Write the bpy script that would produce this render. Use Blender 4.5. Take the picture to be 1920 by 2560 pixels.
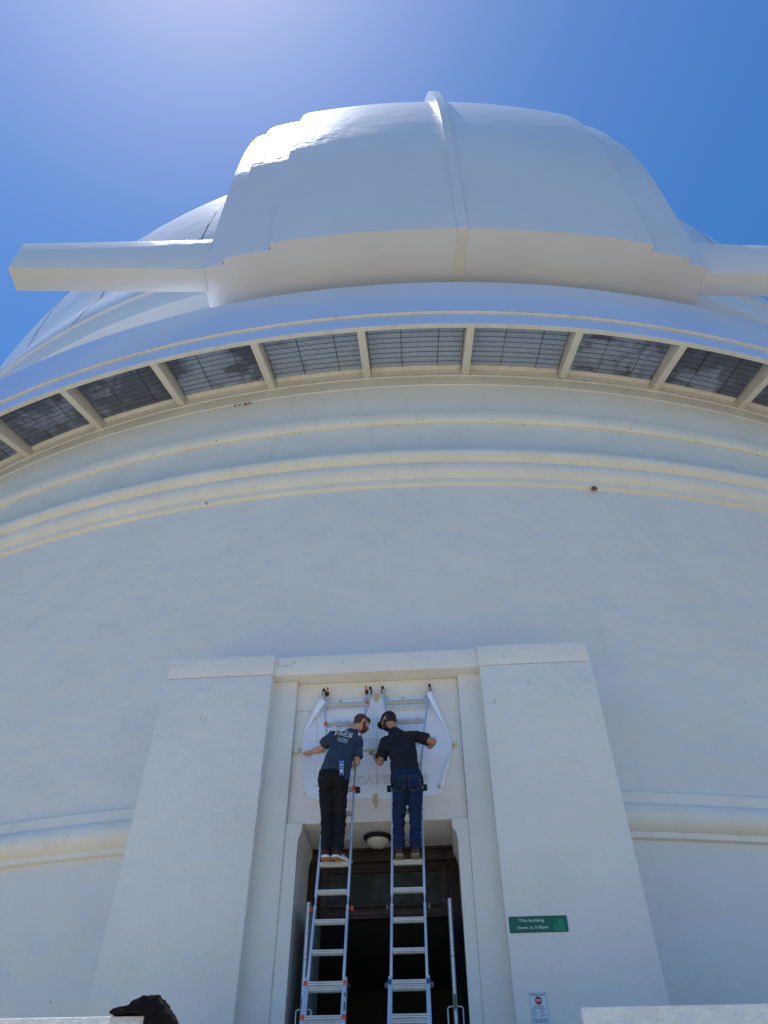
import bpy, bmesh, math, random
from mathutils import Vector, Matrix, noise
from mathutils.bvhtree import BVHTree

S = bpy.context.scene
for _o in list(bpy.data.objects):
    bpy.data.objects.remove(_o)
COL = S.collection
rnd = random.Random(7)

# ------------------------------------------------------------------ camera, sky, sun, exposure
cam = bpy.data.cameras.new('camera')
camo = bpy.data.objects.new('camera', cam)
COL.objects.link(camo)
cam.sensor_fit = 'HORIZONTAL'
cam.sensor_width = 36.0
cam.lens = 36.0 * 1954.8 / 1920.0
cam.clip_start = 0.05
cam.clip_end = 3000
R_ = Vector((0.99690036, 0.07865575, -0.00171785))
U_ = Vector((0.05546532, -0.68715904, 0.72438667))
F_ = Vector((-0.05579674, 0.72223662, 0.68939176))
camo.matrix_world = Matrix(((R_.x, U_.x, -F_.x, 0), (R_.y, U_.y, -F_.y, 0), (R_.z, U_.z, -F_.z, 0), (0, 0, 0, 1)))
S.camera = camo

SUN_EL = math.radians(78.4)
SUN_AZ = math.radians(-65.0)          # from +Y, towards -X
W = bpy.data.worlds.new('World')
S.world = W
W.use_nodes = True
nt = W.node_tree
nt.nodes.clear()
wo = nt.nodes.new('ShaderNodeOutputWorld')
bg = nt.nodes.new('ShaderNodeBackground')
sky = nt.nodes.new('ShaderNodeTexSky')
sky.sky_type = 'NISHITA'
sky.sun_disc = False
sky.sun_elevation = SUN_EL
sky.sun_rotation = SUN_AZ
sky.altitude = 1700
sky.air_density = 1.0
sky.dust_density = 1.0
sky.ozone_density = 1.6
bg.inputs[1].default_value = 0.15
hsv = nt.nodes.new('ShaderNodeHueSaturation')
hsv.inputs['Saturation'].default_value = 1.34
hsv.inputs['Hue'].default_value = 0.501
nt.links.new(sky.outputs[0], hsv.inputs['Color'])
nt.links.new(hsv.outputs[0], bg.inputs[0])
nt.links.new(bg.outputs[0], wo.inputs[0])

sl = bpy.data.lights.new('sun', 'SUN')
sl.energy = 4.0
sl.angle = math.radians(0.53)
sl.color = (1.0, 0.955, 0.89)
so = bpy.data.objects.new('sun', sl)
COL.objects.link(so)
sd = Vector((math.cos(SUN_EL) * math.sin(SUN_AZ), math.cos(SUN_EL) * math.cos(SUN_AZ), math.sin(SUN_EL)))
so.rotation_euler = sd.to_track_quat('Z', 'Y').to_euler()
so.location = sd * 120

vs = S.view_settings
vs.view_transform = 'Standard'
vs.look = 'None'
vs.gamma = 1
vs.exposure = 0.31
vs.use_curve_mapping = False
S.cycles.max_bounces = 8
S.cycles.diffuse_bounces = 5

# ------------------------------------------------------------------ materials
def nodes_of(name):
    m = bpy.data.materials.new(name)
    m.use_nodes = True
    t = m.node_tree
    return m, t, t.nodes['Principled BSDF']

def paint(name, col, rough=0.6, var=0.06, scale=1.5, bump=0.0, bscale=30.0, spec=0.4, metal=0.0, bump2=0.0,
          b2scale=4.0, streak=0.0, speck=0.0, coat=0.0, dirt=(0.45, 0.42, 0.36), streaks_scale=(3, 3, 0.25)):
    m, t, b = nodes_of(name)
    N = t.nodes.new
    L = t.links.new
    tc = N('ShaderNodeTexCoord')
    b.inputs['Roughness'].default_value = rough
    b.inputs['Metallic'].default_value = metal
    b.inputs['Specular IOR Level'].default_value = spec
    b.inputs['Coat Weight'].default_value = coat
    n1 = N('ShaderNodeTexNoise')
    n1.inputs['Scale'].default_value = scale
    n1.inputs['Detail'].default_value = 6
    n1.inputs['Roughness'].default_value = 0.6
    L(tc.outputs['Object'], n1.inputs['Vector'])
    r1 = N('ShaderNodeMapRange')
    r1.inputs['From Min'].default_value = 0.3
    r1.inputs['From Max'].default_value = 0.7
    r1.inputs['To Min'].default_value = 1 - var
    r1.inputs['To Max'].default_value = 1 + var * 0.6
    L(n1.outputs[0], r1.inputs[0])
    mx = N('ShaderNodeMix')
    mx.data_type = 'RGBA'
    mx.blend_type = 'MULTIPLY'
    mx.inputs[0].default_value = 1
    mx.inputs[6].default_value = (*col, 1)
    cmb = N('ShaderNodeCombineColor')
    for i in range(3):
        L(r1.outputs[0], cmb.inputs[i])
    L(cmb.outputs[0], mx.inputs[7])
    out = mx.outputs[2]
    if streak > 0:
        mp = N('ShaderNodeMapping')
        mp.inputs['Scale'].default_value = streaks_scale
        L(tc.outputs['Object'], mp.inputs[0])
        n2 = N('ShaderNodeTexNoise')
        n2.inputs['Scale'].default_value = 1.3
        n2.inputs['Detail'].default_value = 7
        n2.inputs['Roughness'].default_value = 0.7
        L(mp.outputs[0], n2.inputs['Vector'])
        r2 = N('ShaderNodeMapRange')
        r2.inputs['From Min'].default_value = 0.52
        r2.inputs['From Max'].default_value = 0.78
        r2.inputs['To Max'].default_value = streak
        L(n2.outputs[0], r2.inputs[0])
        m2 = N('ShaderNodeMix')
        m2.data_type = 'RGBA'
        m2.inputs[7].default_value = (*dirt, 1)
        L(r2.outputs[0], m2.inputs[0])
        L(out, m2.inputs[6])
        out = m2.outputs[2]
    if speck > 0:
        n3 = N('ShaderNodeTexVoronoi')
        n3.inputs['Scale'].default_value = speck
        L(tc.outputs['Object'], n3.inputs['Vector'])
        r3 = N('ShaderNodeMapRange')
        r3.inputs['From Min'].default_value = 0.028
        r3.inputs['From Max'].default_value = 0.018
        r3.inputs['To Max'].default_value = 0.5
        L(n3.outputs['Distance'], r3.inputs[0])
        m3 = N('ShaderNodeMix')
        m3.data_type = 'RGBA'
        m3.inputs[7].default_value = (0.12, 0.11, 0.10, 1)
        L(r3.outputs[0], m3.inputs[0])
        L(out, m3.inputs[6])
        out = m3.outputs[2]
    L(out, b.inputs['Base Color'])
    last = None
    for st, sc, det in ((bump2, b2scale, 3), (bump, bscale, 5)):
        if st > 0:
            nb = N('ShaderNodeTexNoise')
            nb.inputs['Scale'].default_value = sc
            nb.inputs['Detail'].default_value = det
            L(tc.outputs['Object'], nb.inputs['Vector'])
            bp = N('ShaderNodeBump')
            bp.inputs['Strength'].default_value = st
            bp.inputs['Distance'].default_value = 0.6 / sc
            L(nb.outputs[0], bp.inputs['Height'])
            if last:
                L(last, bp.inputs['Normal'])
            last = bp.outputs[0]
    if last:
        L(last, b.inputs['Normal'])
    return m

M = {}
M['stucco'] = paint('white_stucco', (0.745, 0.735, 0.715), 0.75, 0.04, 0.7, 0.28, 38, 0.3, bump2=0.28, b2scale=2.2, streak=0.06, speck=1.6)
M['edge_shade'] = paint('edge_shade_grey', (0.30, 0.32, 0.36), 0.6, 0.1, 3)  # shade colour for the strips along the shutter steps
M['crack_grey'] = paint('hairline_crack_grey', (0.56, 0.55, 0.54), 0.9, 0.2, 8)
M['stucco_rough'] = paint('rough_stucco', (0.80, 0.775, 0.73), 0.8, 0.04, 1.2, 0.5, 30, 0.25, bump2=0.25, b2scale=5, streak=0.05, speck=2.0)
M['stucco_parapet'] = paint('parapet_stucco', (0.78, 0.765, 0.72), 0.8, 0.12, 6, 0.7, 55, 0.25, bump2=0.4, b2scale=12, streak=0.2)
M['cornice'] = paint('cornice_paint', (0.81, 0.775, 0.695), 0.6, 0.06, 0.9, 0.12, 26, 0.35, bump2=0.12, b2scale=3, streak=0.24, speck=1.1)
M['steel'] = paint('drum_steel_paint', (0.79, 0.785, 0.765), 0.42, 0.05, 0.5, 0.05, 12, 0.45, bump2=0.08, b2scale=1.2, streak=0.2, streaks_scale=(1.6, 1.6, 0.3))
M['dome'] = paint('dome_paint', (0.77, 0.785, 0.805), 0.32, 0.05, 0.35, 0.035, 5, 0.6, bump2=0.055, b2scale=1.1, streak=0.08, coat=0.22)
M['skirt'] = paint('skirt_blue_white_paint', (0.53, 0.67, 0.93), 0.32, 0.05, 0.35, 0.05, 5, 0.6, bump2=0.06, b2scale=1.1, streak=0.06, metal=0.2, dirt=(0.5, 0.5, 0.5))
M['beam'] = paint('beam_paint', (0.77, 0.75, 0.68), 0.5, 0.06, 2, 0.05, 10, streak=0.18)
M['trim'] = paint('trim_paint', (0.82, 0.80, 0.74), 0.5, 0.08, 3, 0.1, 20, streak=0.5, dirt=(0.42, 0.27, 0.15), streaks_scale=(2.5, 2.5, 2.5))
M['seam'] = paint('seam_sealant', (0.16, 0.17, 0.18), 0.6, 0.2, 3)
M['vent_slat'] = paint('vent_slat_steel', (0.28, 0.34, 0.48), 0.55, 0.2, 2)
M['slat'] = paint('slat_steel', (0.10, 0.105, 0.115), 0.55, 0.2, 2)
M['alu'] = paint('aluminium', (0.62, 0.64, 0.67), 0.38, 0.08, 9, 0.08, 60, metal=0.55, streak=0.25, dirt=(0.35, 0.35, 0.35))
M['alu_edge'] = paint('aluminium_edge', (0.7, 0.71, 0.71), 0.45, 0.1, 9, metal=0.6)
M['rung'] = paint('rung_aluminium', (0.60, 0.60, 0.59), 0.42, 0.1, 9, 0.1, 60, metal=0.3, streak=0.3, dirt=(0.3, 0.3, 0.3))
M['rust'] = paint('rust_stain', (0.26, 0.13, 0.06), 0.9, 0.3, 20)
M['orange'] = paint('orange_plastic', (0.75, 0.10, 0.025), 0.45, 0.06, 20)
M['black_rubber'] = paint('black_rubber', (0.018, 0.018, 0.02), 0.6, 0.1, 20)
M['grey_knob'] = paint('grey_knob', (0.12, 0.13, 0.15), 0.5, 0.1, 20)
M['blue_lock'] = paint('blue_lock', (0.02, 0.07, 0.20), 0.4, 0.1, 20)
M['wood'] = paint('dark_brown_wood', (0.056, 0.031, 0.025), 0.5, 0.45, 5, 0.25, 50, streak=0.5, dirt=(0.02, 0.014, 0.012), streaks_scale=(1.2, 8, 14))
M['door_grey'] = paint('grey_door_paint', (0.20, 0.215, 0.23), 0.5, 0.12, 4, 0.05, 30, streak=0.3, dirt=(0.1, 0.1, 0.1))
M['interior'] = paint('dark_interior', (0.20, 0.18, 0.16), 0.8, 0.3, 1.2)
M['skin_a'] = paint('skin_fair', (0.56, 0.29, 0.20), 0.55, 0.12, 22, 0.1, 120)
M['skin_b'] = paint('skin_tan', (0.42, 0.21, 0.13), 0.55, 0.12, 22, 0.1, 120)
M['hair'] = paint('auburn_hair', (0.095, 0.035, 0.018), 0.55, 0.5, 60, 0.8, 160)
M['hair_b'] = paint('dark_hair', (0.016, 0.011, 0.008), 0.6, 0.4, 60, 0.8, 160)
M['navy'] = paint('faded_navy_cotton', (0.040, 0.056, 0.092), 0.85, 0.25, 10, 0.35, 70, 0.2, bump2=0.6, b2scale=11)
M['blacktee'] = paint('charcoal_cotton', (0.018, 0.020, 0.025), 0.85, 0.25, 10, 0.35, 70, 0.2, bump2=0.6, b2scale=11)
M['blackjean'] = paint('black_denim', (0.010, 0.011, 0.014), 0.8, 0.35, 12, 0.4, 90, 0.2, bump2=0.6, b2scale=13)
M['bluejean'] = paint('blue_denim', (0.010, 0.023, 0.066), 0.8, 0.4, 12, 0.4, 90, 0.2, bump2=0.6, b2scale=13)
M['stitch'] = paint('jean_stitching', (0.10, 0.12, 0.18), 0.8, 0.1, 12)
M['cap'] = paint('black_cap', (0.010, 0.010, 0.012), 0.75, 0.2, 20, 0.3, 120)
M['print'] = paint('white_print', (0.72, 0.74, 0.76), 0.8, 0.1, 40)
M['shoe_a'] = paint('maroon_suede', (0.040, 0.014, 0.020), 0.8, 0.2, 30)
M['gum'] = paint('gum_rubber', (0.42, 0.21, 0.08), 0.6, 0.1, 30)
M['shoe_b'] = paint('brown_leather', (0.040, 0.024, 0.015), 0.6, 0.3, 30)
M['sole_b'] = paint('tan_sole', (0.22, 0.18, 0.12), 0.7, 0.2, 30)
M['white_rubber'] = paint('white_rubber', (0.7, 0.68, 0.64), 0.6, 0.05, 30)
M['paper'] = paint('white_paper', (0.84, 0.89, 1.0), 0.7, 0.02, 2, 0.02, 4, bump2=0.08, b2scale=3)
M['ink'] = paint('grey_ink', (0.10, 0.10, 0.12), 0.7, 0.05, 5)
M['masking'] = paint('masking_tape', (0.60, 0.52, 0.24), 0.7, 0.12, 12, 0.1, 30)
M['tapeyellow'] = paint('measuring_tape_yellow', (0.50, 0.50, 0.06), 0.5, 0.15, 30)
M['levelblue'] = paint('level_blue', (0.02, 0.10, 0.46), 0.4, 0.05, 30)
M['signgreen'] = paint('sign_green', (0.012, 0.135, 0.075), 0.4, 0.08, 6)
M['signdark'] = paint('sign_dark_green', (0.004, 0.055, 0.035), 0.4, 0.08, 6)
M['signlight'] = paint('sign_light_green', (0.02, 0.26, 0.13), 0.4, 0.06, 6)
M['signwhite'] = paint('sign_white', (0.72, 0.76, 0.74), 0.5, 0.03, 6)
M['noticewhite'] = paint('notice_white', (0.68, 0.72, 0.78), 0.45, 0.03, 6)
M['noticeblue'] = paint('notice_blue', (0.02, 0.05, 0.15), 0.5, 0.03, 6)
M['noticered'] = paint('notice_red', (0.36, 0.012, 0.02), 0.5, 0.05, 6)
M['lampmetal'] = paint('dark_bronze', (0.022, 0.020, 0.018), 0.45, 0.2, 20, metal=0.4)
M['lampglass'] = paint('frosted_glass', (0.62, 0.60, 0.54), 0.25, 0.04, 8)
M['nest'] = paint('mud_brown', (0.20, 0.13, 0.08), 0.9, 0.3, 40, 0.6, 60)
M['cloth_black'] = paint('black_cloth', (0.008, 0.008, 0.010), 0.9, 0.3, 12, 0.5, 60, 0.15, bump2=0.6, b2scale=14)
M['concrete'] = paint('sunlit_concrete', (0.56, 0.475, 0.33), 0.85, 0.12, 2, 0.2, 30, streak=0.1)
M['ground'] = paint('dry_ground', (0.085, 0.08, 0.045), 0.95, 0.2, 0.3, 0.3, 5)

def glass(name, col, rough):
    m, t, b = nodes_of(name)
    b.inputs['Base Color'].default_value = (*col, 1)
    b.inputs['Roughness'].default_value = rough
    b.inputs['Specular IOR Level'].default_value = 0.2
    tc = t.nodes.new('ShaderNodeTexCoord')
    n = t.nodes.new('ShaderNodeTexNoise')
    n.inputs['Scale'].default_value = 2.5
    n.inputs['Detail'].default_value = 7
    n.inputs['Distortion'].default_value = 1.5
    cr = t.nodes.new('ShaderNodeValToRGB')
    cr.color_ramp.elements[0].position = 0.45
    cr.color_ramp.elements[0].color = (*col, 1)
    cr.color_ramp.elements[1].position = 0.75
    cr.color_ramp.elements[1].color = (*[c * 2.6 for c in col], 1)
    t.links.new(tc.outputs['Object'], n.inputs['Vector'])
    t.links.new(n.outputs[0], cr.inputs[0])
    t.links.new(cr.outputs[0], b.inputs['Base Color'])
    return m
M['pane'] = glass('dusty_dark_glass', (0.030, 0.032, 0.026), 0.4)

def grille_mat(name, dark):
    """sheet behind the vent slats: sky light painted in as pale blue, with dark patches where paint has gone"""
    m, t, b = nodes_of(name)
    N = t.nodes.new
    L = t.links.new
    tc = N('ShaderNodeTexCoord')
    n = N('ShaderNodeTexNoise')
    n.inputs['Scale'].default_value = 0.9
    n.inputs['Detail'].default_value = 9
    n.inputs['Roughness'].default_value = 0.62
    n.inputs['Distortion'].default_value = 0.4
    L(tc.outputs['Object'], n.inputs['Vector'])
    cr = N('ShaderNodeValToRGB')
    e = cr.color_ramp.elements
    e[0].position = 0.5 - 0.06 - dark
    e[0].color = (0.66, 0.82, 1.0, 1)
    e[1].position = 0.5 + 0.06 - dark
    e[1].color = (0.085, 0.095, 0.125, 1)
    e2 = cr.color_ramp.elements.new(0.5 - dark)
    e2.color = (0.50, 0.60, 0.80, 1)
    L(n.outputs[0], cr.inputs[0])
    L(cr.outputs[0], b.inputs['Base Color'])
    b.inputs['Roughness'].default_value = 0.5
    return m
GR = [grille_mat('vent_sheet_lit_clean', -0.12), grille_mat('vent_sheet_mid_worn', -0.04), grille_mat('vent_sheet_dim_bare', 0.07)]

# ------------------------------------------------------------------ helpers
def sharp(me, ang=32):
    for p in me.polygons:
        p.use_smooth = True
    me.set_sharp_from_angle(angle=math.radians(ang))

def link(name, me, mat, parent=None):
    o = bpy.data.objects.new(name, me)
    COL.objects.link(o)
    if mat is not None and not me.materials:
        me.materials.append(M[mat] if isinstance(mat, str) else mat)
    if parent is not None:
        o.parent = parent
        o.matrix_parent_inverse = parent.matrix_world.inverted() if False else Matrix.Translation(-wloc(parent))
    return o

def wloc(o):
    v = Vector((0, 0, 0))
    while o is not None:
        v = v + o.location
        if o.parent is not None:
            v = v + o.matrix_parent_inverse.translation
        o = o.parent
    return v

def raw(name, vs_, fs, mat, parent=None, smooth=None):
    me = bpy.data.meshes.new(name)
    me.from_pydata([tuple(v) for v in vs_], [], fs)
    me.validate()
    me.update()
    bm = bmesh.new()
    bm.from_mesh(me)
    bmesh.ops.recalc_face_normals(bm, faces=bm.faces)
    bm.to_mesh(me)
    bm.free()
    if smooth:
        sharp(me, smooth)
    return link(name, me, mat, parent)

def thing(name, loc, label, cat, group=None):
    o = bpy.data.objects.new(name, None)
    o.location = loc
    o.empty_display_size = 0.2
    COL.objects.link(o)
    return tag(o, label, cat, group)

def tag(o, label=None, cat=None, group=None, kind=None):
    if label: o['label'] = label
    if cat: o['category'] = cat
    if group: o['group'] = group
    if kind: o['kind'] = kind
    return o

BOXF = [(0, 1, 2, 3), (7, 6, 5, 4), (0, 4, 5, 1), (1, 5, 6, 2), (2, 6, 7, 3), (3, 7, 4, 0)]
class MB:
    def __init__(s):
        s.v = []; s.f = []
    def add(s, v, f):
        b = len(s.v)
        s.v += [tuple(x) for x in v]
        s.f += [tuple(i + b for i in q) for q in f]
        return s
    def box(s, x0, x1, y0, y1, z0, z1):
        return s.add([(x0, y0, z0), (x1, y0, z0), (x1, y1, z0), (x0, y1, z0), (x0, y0, z1), (x1, y0, z1), (x1, y1, z1), (x0, y1, z1)], BOXF)
    def bar(s, a, b, w, d, up=(0, 1, 0)):
        a = Vector(a); b = Vector(b); t = (b - a).normalized(); up = Vector(up)
        x = t.cross(up).normalized(); y = x.cross(t).normalized()
        q = []
        for p in (a, b):
            for i, j in ((-1, -1), (1, -1), (1, 1), (-1, 1)):
                q.append(p + x * (w / 2 * i) + y * (d / 2 * j))
        return s.add(q, BOXF)
    def tube(s, pts, rad, n=8, cap=True):
        pts = [Vector(p) for p in pts]
        if not hasattr(rad, '__len__'): rad = [rad] * len(pts)
        b0 = len(s.v); prev = None; v = []; f = []
        for i, p in enumerate(pts):
            t = (pts[min(i + 1, len(pts) - 1)] - pts[max(i - 1, 0)]).normalized()
            if prev is None:
                x = t.orthogonal().normalized()
            else:
                x = (prev - t * prev.dot(t)).normalized()
            prev = x; y = t.cross(x)
            for k in range(n):
                a = 2 * math.pi * k / n
                v.append(p + (x * math.cos(a) + y * math.sin(a)) * rad[i])
        for i in range(len(pts) - 1):
            for k in range(n):
                f.append((i * n + k, i * n + (k + 1) % n, (i + 1) * n + (k + 1) % n, (i + 1) * n + k))
        if cap:
            f.append(tuple(reversed(range(n)))); f.append(tuple((len(pts) - 1) * n + k for k in range(n)))
        return s.add(v, f)
    def ball(s, c, r, rot=None, nu=14, nv=9):
        if not hasattr(r, '__len__'): r = (r, r, r)
        c = Vector(c); v = []; f = []
        for j in range(1, nv):
            ph = math.pi * j / nv
            for i in range(nu):
                a = 2 * math.pi * i / nu
                p = Vector((r[0] * math.sin(ph) * math.cos(a), r[1] * math.sin(ph) * math.sin(a), r[2] * math.cos(ph)))
                v.append(c + (rot @ p if rot else p))
        top = Vector((0, 0, r[2])); v.append(c + (rot @ top if rot else top)); v.append(c - (rot @ top if rot else top))
        T = len(v) - 2; B = T + 1
        for j in range(nv - 2):
            for i in range(nu):
                f.append((j * nu + i, j * nu + (i + 1) % nu, (j + 1) * nu + (i + 1) % nu, (j + 1) * nu + i))
        for i in range(nu):
            f.append((T, (i + 1) % nu, i)); f.append((B, (nv - 2) * nu + i, (nv - 2) * nu + (i + 1) % nu))
        return s.add(v, f)
    def build(s, name, mat, parent=None, smooth=None, bevel=0, kind=None, seg=2):
        o = raw(name, s.v, s.f, mat, parent, smooth)
        if bevel:
            bm = bmesh.new(); bm.from_mesh(o.data)
            bmesh.ops.bevel(bm, geom=[e for e in bm.edges if len(e.link_faces) == 2 and e.calc_face_angle(0) > 0.5], offset=bevel, segments=seg, affect='EDGES', profile=0.5)
            bm.to_mesh(o.data); bm.free(); sharp(o.data, 40)
        if kind: o['kind'] = kind
        return o

K = 1.06                      # metres per drawing unit of the round building
XC, YC = -0.8818 * K, 30.153 * K
D2R = math.pi / 180
def cyl(R, z, deg):
    a = deg * D2R
    return (XC + K * R * math.sin(a), YC - K * R * math.cos(a), K * z)

def revolve(name, prof, mat, parent, degs, smooth=28, closed=False):
    v = []; f = []; n = len(prof)
    for d in degs:
        for R, z in prof:
            v.append(cyl(R, z, d))
    m = len(degs)
    for i in range(m - 1 if not closed else m):
        j = (i + 1) % m
        for k in range(n - 1):
            f.append((i * n + k, j * n + k, j * n + k + 1, i * n + k + 1))
    me = bpy.data.meshes.new(name)
    me.from_pydata(v, [], f)
    me.update()
    sharp(me, smooth)
    return link(name, me, mat, parent)

def arange(a, b, st):
    n = max(1, int(round((b - a) / st)))
    return [a + (b - a) * i / n for i in range(n + 1)]
FULL = sorted(set([round(x, 4) for x in arange(-60, 60, 0.5)] + [round(x, 4) for x in arange(60, 300, 3)]))[:-1]
FULLC = FULL
GAP = arange(5.2, 60, 0.5) + arange(60, 300, 3)[1:] + arange(300, 354.8, 0.5)[1:]

# ------------------------------------------------------------------ ground, steps
ground = MB(); ground.box(-900, 900, -900, 900, -1.9, -1.6)
tag(ground.build('ground', 'ground'), kind='structure')
path = MB(); path.box(-24, 22, -17, 8.9, -1.7, -1.58)
tag(path.build('forecourt', 'concrete'), kind='structure')
st = MB()
nst = 14
for i in range(nst):
    z1 = -1.58 + (0.85 + 1.58) * (i + 1) / nst
    y0 = 3.0 + 0.25 * i
    st.box(-2.25, 0.88, y0, (y0 + 0.25 if i < nst - 1 else 10.3), -1.575, z1)
tag(st.build('steps', 'concrete'), kind='structure')

# ------------------------------------------------------------------ round observatory building
obs = thing('observatory_building', (XC, YC, -1.6), 'round white stucco observatory building below the dome, with moulded cornice bands', 'building')
revolve('lower_wall', [(20.87, -1.6), (20.87, 3.535)], 'stucco', obs, GAP)
revolve('middle_wall', [(20.87, 4.11), (20.87, 5.72)], 'stucco', obs, GAP)
revolve('upper_wall', [(20.87, 5.72), (20.87, 7.6), (20.87, 9.42)], 'stucco', obs, FULLC, closed=True)
revolve('belt_course', [(20.87, 3.535), (20.935, 3.545), (20.935, 3.612), (20.955, 3.622), (21.01, 3.66), (21.05, 3.73), (21.055, 3.80),
        (21.03, 3.88), (20.975, 3.94), (20.955, 3.948), (20.94, 4.09), (20.925, 4.105), (20.87, 4.11)], 'cornice', obs, GAP, smooth=38)
revolve('cornice', [(20.87, 9.42), (20.93, 9.455), (20.93, 9.56), (20.945, 9.575), (20.985, 9.62), (21.02, 9.69), (21.03, 9.76), (21.015, 9.83),
        (20.985, 9.885), (20.98, 9.915), (21.02, 9.93), (21.07, 9.975), (21.095, 10.05), (21.08, 10.12), (21.00, 10.25), (20.90, 10.42), (20.83, 10.62),
        (20.79, 10.85), (20.76, 11.18)], 'cornice', obs, FULLC, smooth=38, closed=True)
revolve('bead_moulding', [(20.76, 11.18), (20.79, 11.175), (20.825, 11.20), (20.845, 11.255), (20.85, 11.29), (20.85, 11.45), (20.845, 11.46), (20.71, 11.50)], 'cornice', obs, FULLC, smooth=38, closed=True)
revolve('drum_band', [(20.71, 11.50), (20.70, 12.42), (20.715, 12.43), (20.715, 12.445), (20.70, 12.45), (20.70, 12.715), (20.725, 12.72), (20.725, 12.735), (20.70, 12.74), (20.70, 13.2)], 'steel', obs, FULLC, smooth=30, closed=True)
# weep holes on the bead
for k in range(-5, 8):
    d = 3.6 * k - 1.2
    mb = MB(); mb.ball(cyl(20.835, 11.215, d), 0.011, nu=6, nv=5)
    mb.build('weep_hole', 'black_rubber', obs)

rs = random.Random(21)
def chip(deg, R, z, w, h, mat, parent, name):
    a = w / (R * K) / D2R
    raw(name, [cyl(R, z, deg - a), cyl(R, z, deg + a), cyl(R, z - h, deg + a * rs.uniform(0.2, 0.8)), cyl(R, z - h * rs.uniform(0.5, 1), deg - a * rs.uniform(0.2, 0.9))], [(0, 1, 2, 3)], mat, parent)
for k in range(7): chip(-7.9 + 0.16 * k + rs.uniform(-.05, .05), 20.706, 12.42, rs.uniform(0.008, 0.03), rs.uniform(0.03, 0.13), 'rust', obs, 'rust_stain')
for k in range(22): chip(rs.uniform(-24, 26), 20.728, 12.738, rs.uniform(0.01, 0.05), rs.uniform(0.01, 0.03), 'rust', obs, 'rust_stain')
for k in range(10): chip(rs.uniform(-24, 26), 20.762, 11.17, rs.uniform(0.01, 0.03), rs.uniform(0.02, 0.12), 'seam', obs, 'drip_mark')

def wall_crack(deg, R, z, length, lean, mat='crack_grey', w=0.0028):
    n = 10; v = []; f = []
    d, zz = deg, z
    for i in range(n + 1):
        ww = w * rs.uniform(0.3, 1.2) / (R * K) / D2R
        v += [cyl(R, zz, d - ww), cyl(R, zz, d + ww)]
        zz -= length / n * rs.uniform(0.6, 1.3); d += (lean * length / n + rs.uniform(-0.012, 0.012)) / (R * K) / D2R * 1.0
    for i in range(n): f.append((2 * i, 2 * i + 1, 2 * i + 3, 2 * i + 2))
    raw('crack', v, f, mat, obs)
for dg, z, ln, lean in ((1.35, 9.1, 0.6, 0.05), (1.6, 8.2, 0.5, -0.1), (11.8, 8.75, 0.55, 0.5), (12.6, 8.3, 0.3, 0.3), (-6.5, 8.6, 0.4, -0.2), (-12, 7.4, 0.5, 0.1), (6.0, 7.6, 0.5, -0.15),
                        (16.0, 7.0, 0.6, 0.2), (-4.0, 7.2, 0.35, 0.3), (17.5, 3.0, 0.6, 0.5), (-15.5, 2.6, 0.3, 0.2), (9.0, 6.6, 0.4, 0.1)):
    wall_crack(dg, 20.8715, z, ln, lean)
for k in range(9): wall_crack(rs.uniform(-20, 24), 21.022, 9.70, 0.09, rs.uniform(-1.5, 1.5), 'rust', 0.003)
for k in range(7): wall_crack(rs.choice((-1, 1)) * rs.uniform(10, 19), 21.058, 3.80, 0.10, rs.uniform(-1.5, 1.5), 'seam', 0.003)

# ------------------------------------------------------------------ dome
dome = thing('observatory_dome', (XC, YC, 12.6), 'large white rotating dome with slotted vents under its rim and a raised centre shutter', 'dome')
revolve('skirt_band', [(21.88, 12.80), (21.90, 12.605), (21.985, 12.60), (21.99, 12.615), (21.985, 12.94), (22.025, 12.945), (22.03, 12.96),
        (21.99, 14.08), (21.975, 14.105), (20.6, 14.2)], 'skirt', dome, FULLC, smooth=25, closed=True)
revolve('rim_trim', [(21.895, 12.602), (21.90, 12.592), (21.988, 12.588), (21.992, 12.602)], 'trim', dome, FULLC, smooth=25, closed=True)
revolve('rim_trim', [(21.982, 12.94), (21.99, 12.932), (22.036, 12.937), (22.042, 12.946)], 'trim', dome, FULLC, smooth=25, closed=True)
pr_ = [(20.55, 14.18), (20.55, 16.90), (20.70, 16.95), (20.72, 16.965), (20.84, 17.01), (20.85, 17.03), (20.80, 17.93), (20.81, 17.96), (20.87, 17.985), (20.875, 18.01), (20.70, 19.0), (20.50, 19.8)]
for i in range(0, 31):
    a = 3 * i * D2R
    pr_.append((max(20.44 * math.cos(a), 0.02), 20.05 + 20.44 * math.sin(a)))
revolve('dome_shell', pr_, 'dome', dome, FULLC, smooth=30, closed=True)
# meridian joints on the shell: narrow cover strips
for k in range(-9, 10):
    d = 9.0 * k + 3.4
    if abs(d) < 14: continue
    v = []; f = []
    pts = [(20.885, 18.02), (20.71, 19.0), (20.51, 19.8)] + [(20.448 * math.cos(3 * i * D2R), 20.05 + 20.448 * math.sin(3 * i * D2R)) for i in range(0, 27)]
    for R, z in pts:
        w = 0.022 / max(R, 0.5) / D2R
        v += [cyl(R, z, d - w), cyl(R + 0.006, z, d), cyl(R, z, d + w)]
    for i in range(len(pts) - 1):
        b = 3 * i
        f += [(b, b + 1, b + 4, b + 3), (b + 1, b + 2, b + 5, b + 4)]
    raw('panel_joint', v, f, 'seam', dome)

for k in range(70):
    dg = rs.uniform(-26, 28)
    chip(dg, 22.034, 12.968, rs.uniform(0.01, 0.07), rs.uniform(0.006, 0.012), 'seam', dome, 'paint_chip')

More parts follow.
